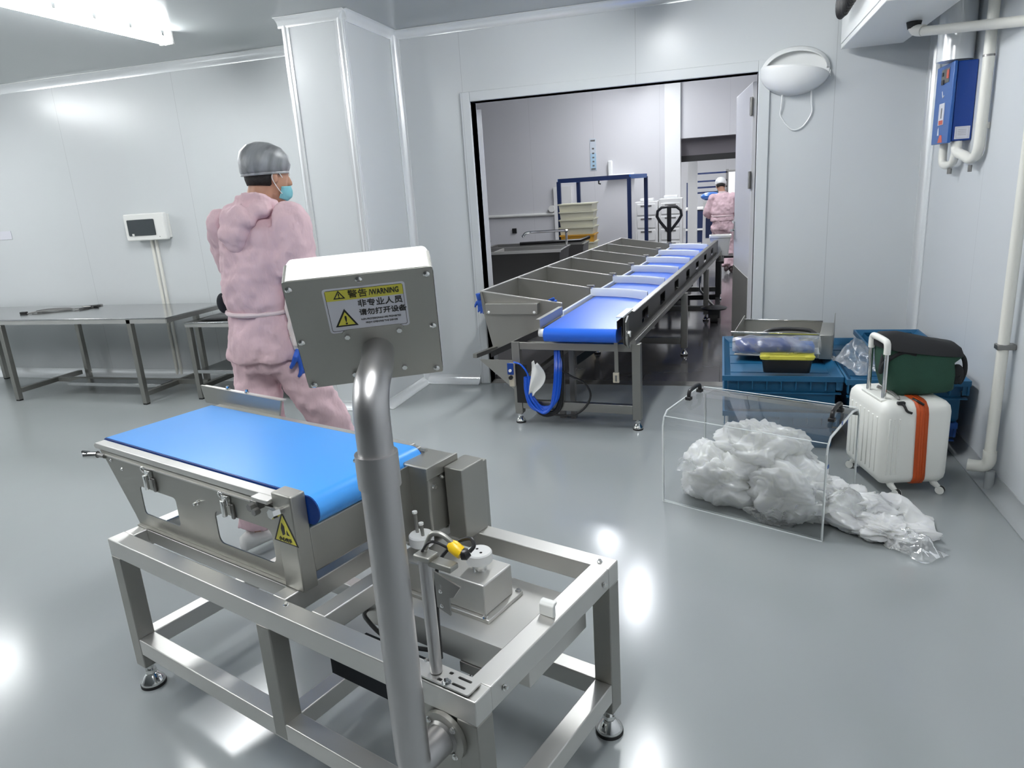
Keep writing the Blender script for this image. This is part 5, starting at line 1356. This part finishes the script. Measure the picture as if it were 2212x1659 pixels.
S2 = thing('wash_sink', 'second wash trough behind the first, with a black pipe along it', 'sink', (-2.35, 9.25, 0), 3)
b = B()
b.loft([[(a, c, z) for a, c in ((-w_, -d_), (w_, -d_), (w_, d_), (-w_, d_))] for w_, d_, z in ((.62, .26, .45), (.64, .28, .80), (.66, .30, .83), (.62, .27, .83), (.60, .25, .52))])
obj('trough', b, m_darksteel, S2); posts(S2, ((-.56, -.22), (.56, -.22), (-.56, .22), (.56, .22)), .045, 0, .45, m_darksteel, 'leg')
obj('black_pipe', B().tube([(-.2, -.2, .86), (.60, -.2, .87), (.70, -.1, .90)], .022, 10), m_black, S2)
obj('socket_box', B().box(.02, .10, -.03, -.001, -.04, .05), m_black, None); o = C.objects[-1]; o.location = (-3.80, FY, .80); props(o, 'small black socket on the far room wall above the wash trough', 'socket')
lg = thing('wall_pipe', 'thin white pipe running level along the far room wall, ending at a duct strip', 'pipe', (0, 0, 0))
obj('level_pipe', B().cyl((-7.5, FY-.03, 1.10), (-2.93, FY-.03, 1.075), .028, n=12), m_whitepl, lg)
obj('pipe_end', B().cyl((-2.99, FY-.09, 1.17), (-2.99, FY-.0, 1.17), .06, n=16), m_whitepl, lg)
obj('duct_strip', B().box(-2.95, -2.62, FY-.06, FY-.001, 0, 1.55), m_rack, lg)
ws = thing('wall_sign', 'narrow vertical pale blue sign on the far room wall', 'sign', (-2.21, FY, 2.06))
obj('sign_board', B().box(-.055, .055, -.008, -.001, -.27, .27), M('sign_pale', (.62, .68, .74), .5), ws)
obj('sign_lower', B().box(-.050, .050, -.010, -.0085, -.26, .02), M('sign_blue', (.42, .60, .74), .5), ws)
for i, z in enumerate((.235, .10, .02, -.05, -.12, -.19, -.245)): obj('sign_mark', B().box(-.04 if i in (0, 6) else -.015, .04 if i in (0, 6) else .02, -.012, -.0105, z-.012, z+.014), m_darksteel, ws)
ds = thing('soap_dispenser', 'white wall tray with upright back above the blue rack', 'dispenser', (-1.90, FY, 1.66))
obj('back', B().box(-.05, .03, -.07, -.001, 0, .28), m_white, ds, bevel=.02); obj('shelf', B().box(-.03, .42, -.16, -.001, 0, .04), m_white, ds, bevel=.015)
# end room seen through the far opening
R3 = thing('blue_cabinet_rack', 'tall dark blue rack at the end of the far rooms', 'rack', (-.85, 18.0, 0))
obj('upright', B().box(.03, .22, -.2, .2, 0, 1.45), m_navy, R3); obj('upright', B().box(.10, .16, -.2, .2, 1.45, 1.68), m_navy, R3)
for z in (1.64, 1.46, 1.32, 1.20): obj('shelf_bar', B().box(.16, .95, -.2, .2, z-.02, z+.015), m_navy, R3)
obj('upright', B().box(.92, .98, -.2, .2, 0, 1.70), m_darksteel, R3)
R4 = thing('white_table', 'small white table with blue panels in the end room', 'table', (-.62, 17.0, 0))
obj('table_top', B().box(-.17, .22, -.3, .3, .86, .90), m_rack, R4); obj('blue_panel', B().box(-.16, .21, -.28, .28, .45, .84), m_navy, R4); obj('lower_shelf', B().box(-.17, .22, -.3, .3, .41, .45), m_rack, R4); obj('lower_panel', B().box(-.16, .21, -.28, .28, .14, .40), m_navy, R4)
for x in (-.15, .20): obj('leg', B().box(x-.02, x+.02, -.29, .29, 0, .14), m_navy, R4)
gp_ = thing('machine_pillar', 'grey slanted machine pillar left of the woman in pink, end room', 'machine', (-.27, 15.4, 0))
obj('pillar', B().hexa([(-.12, -.2, 0), (.18, -.2, 0), (.18, .2, 0), (-.12, .2, 0), (-.10, -.2, 1.10), (.06, -.2, 1.10), (.06, .2, 1.10), (-.10, .2, 1.10)]), m_rack, gp_)
obj('blue_cloth', B().ell((.04, 0, 1.17), .20, .2, .085), m_heaterf, gp_); obj('skirt', B().box(-.05, .22, -.21, -.201, .35, .75), m_navy, gp_)
R5 = thing('white_screen_board', 'bright white wall board with dark edges right of the woman in pink', 'board', (.55, 19.5, 0))
obj('board', B().box(-.45, .6, -.03, .0, .9, 1.65), m_rack, R5); obj('edge', B().box(-.45, .6, -.04, .01, 1.65, 1.69), m_darksteel, R5)
for x in (-.4, .55): obj('leg', B().box(x-.02, x+.02, -.03, .0, 0, .9), m_darksteel, R5)
R6 = thing('red_bin', 'small red and white bin partly hidden right of the woman in pink', 'bin', (.29, 13.6, 0))
obj('base', B().box(-.08, .2, -.1, .1, 0, .86), m_rack, R6, bevel=.01); obj('red_top', B().box(-.07, .19, -.09, .09, .8605, 1.06), m_red, R6, bevel=.01)
obj('end_pillar', B().box(-.62, -.45, 13.9, 14.1, 0, 3.2), m_white, None); o = C.objects[-1]; props(o, None, None, None, 'structure'); o.name = 'trim_11'
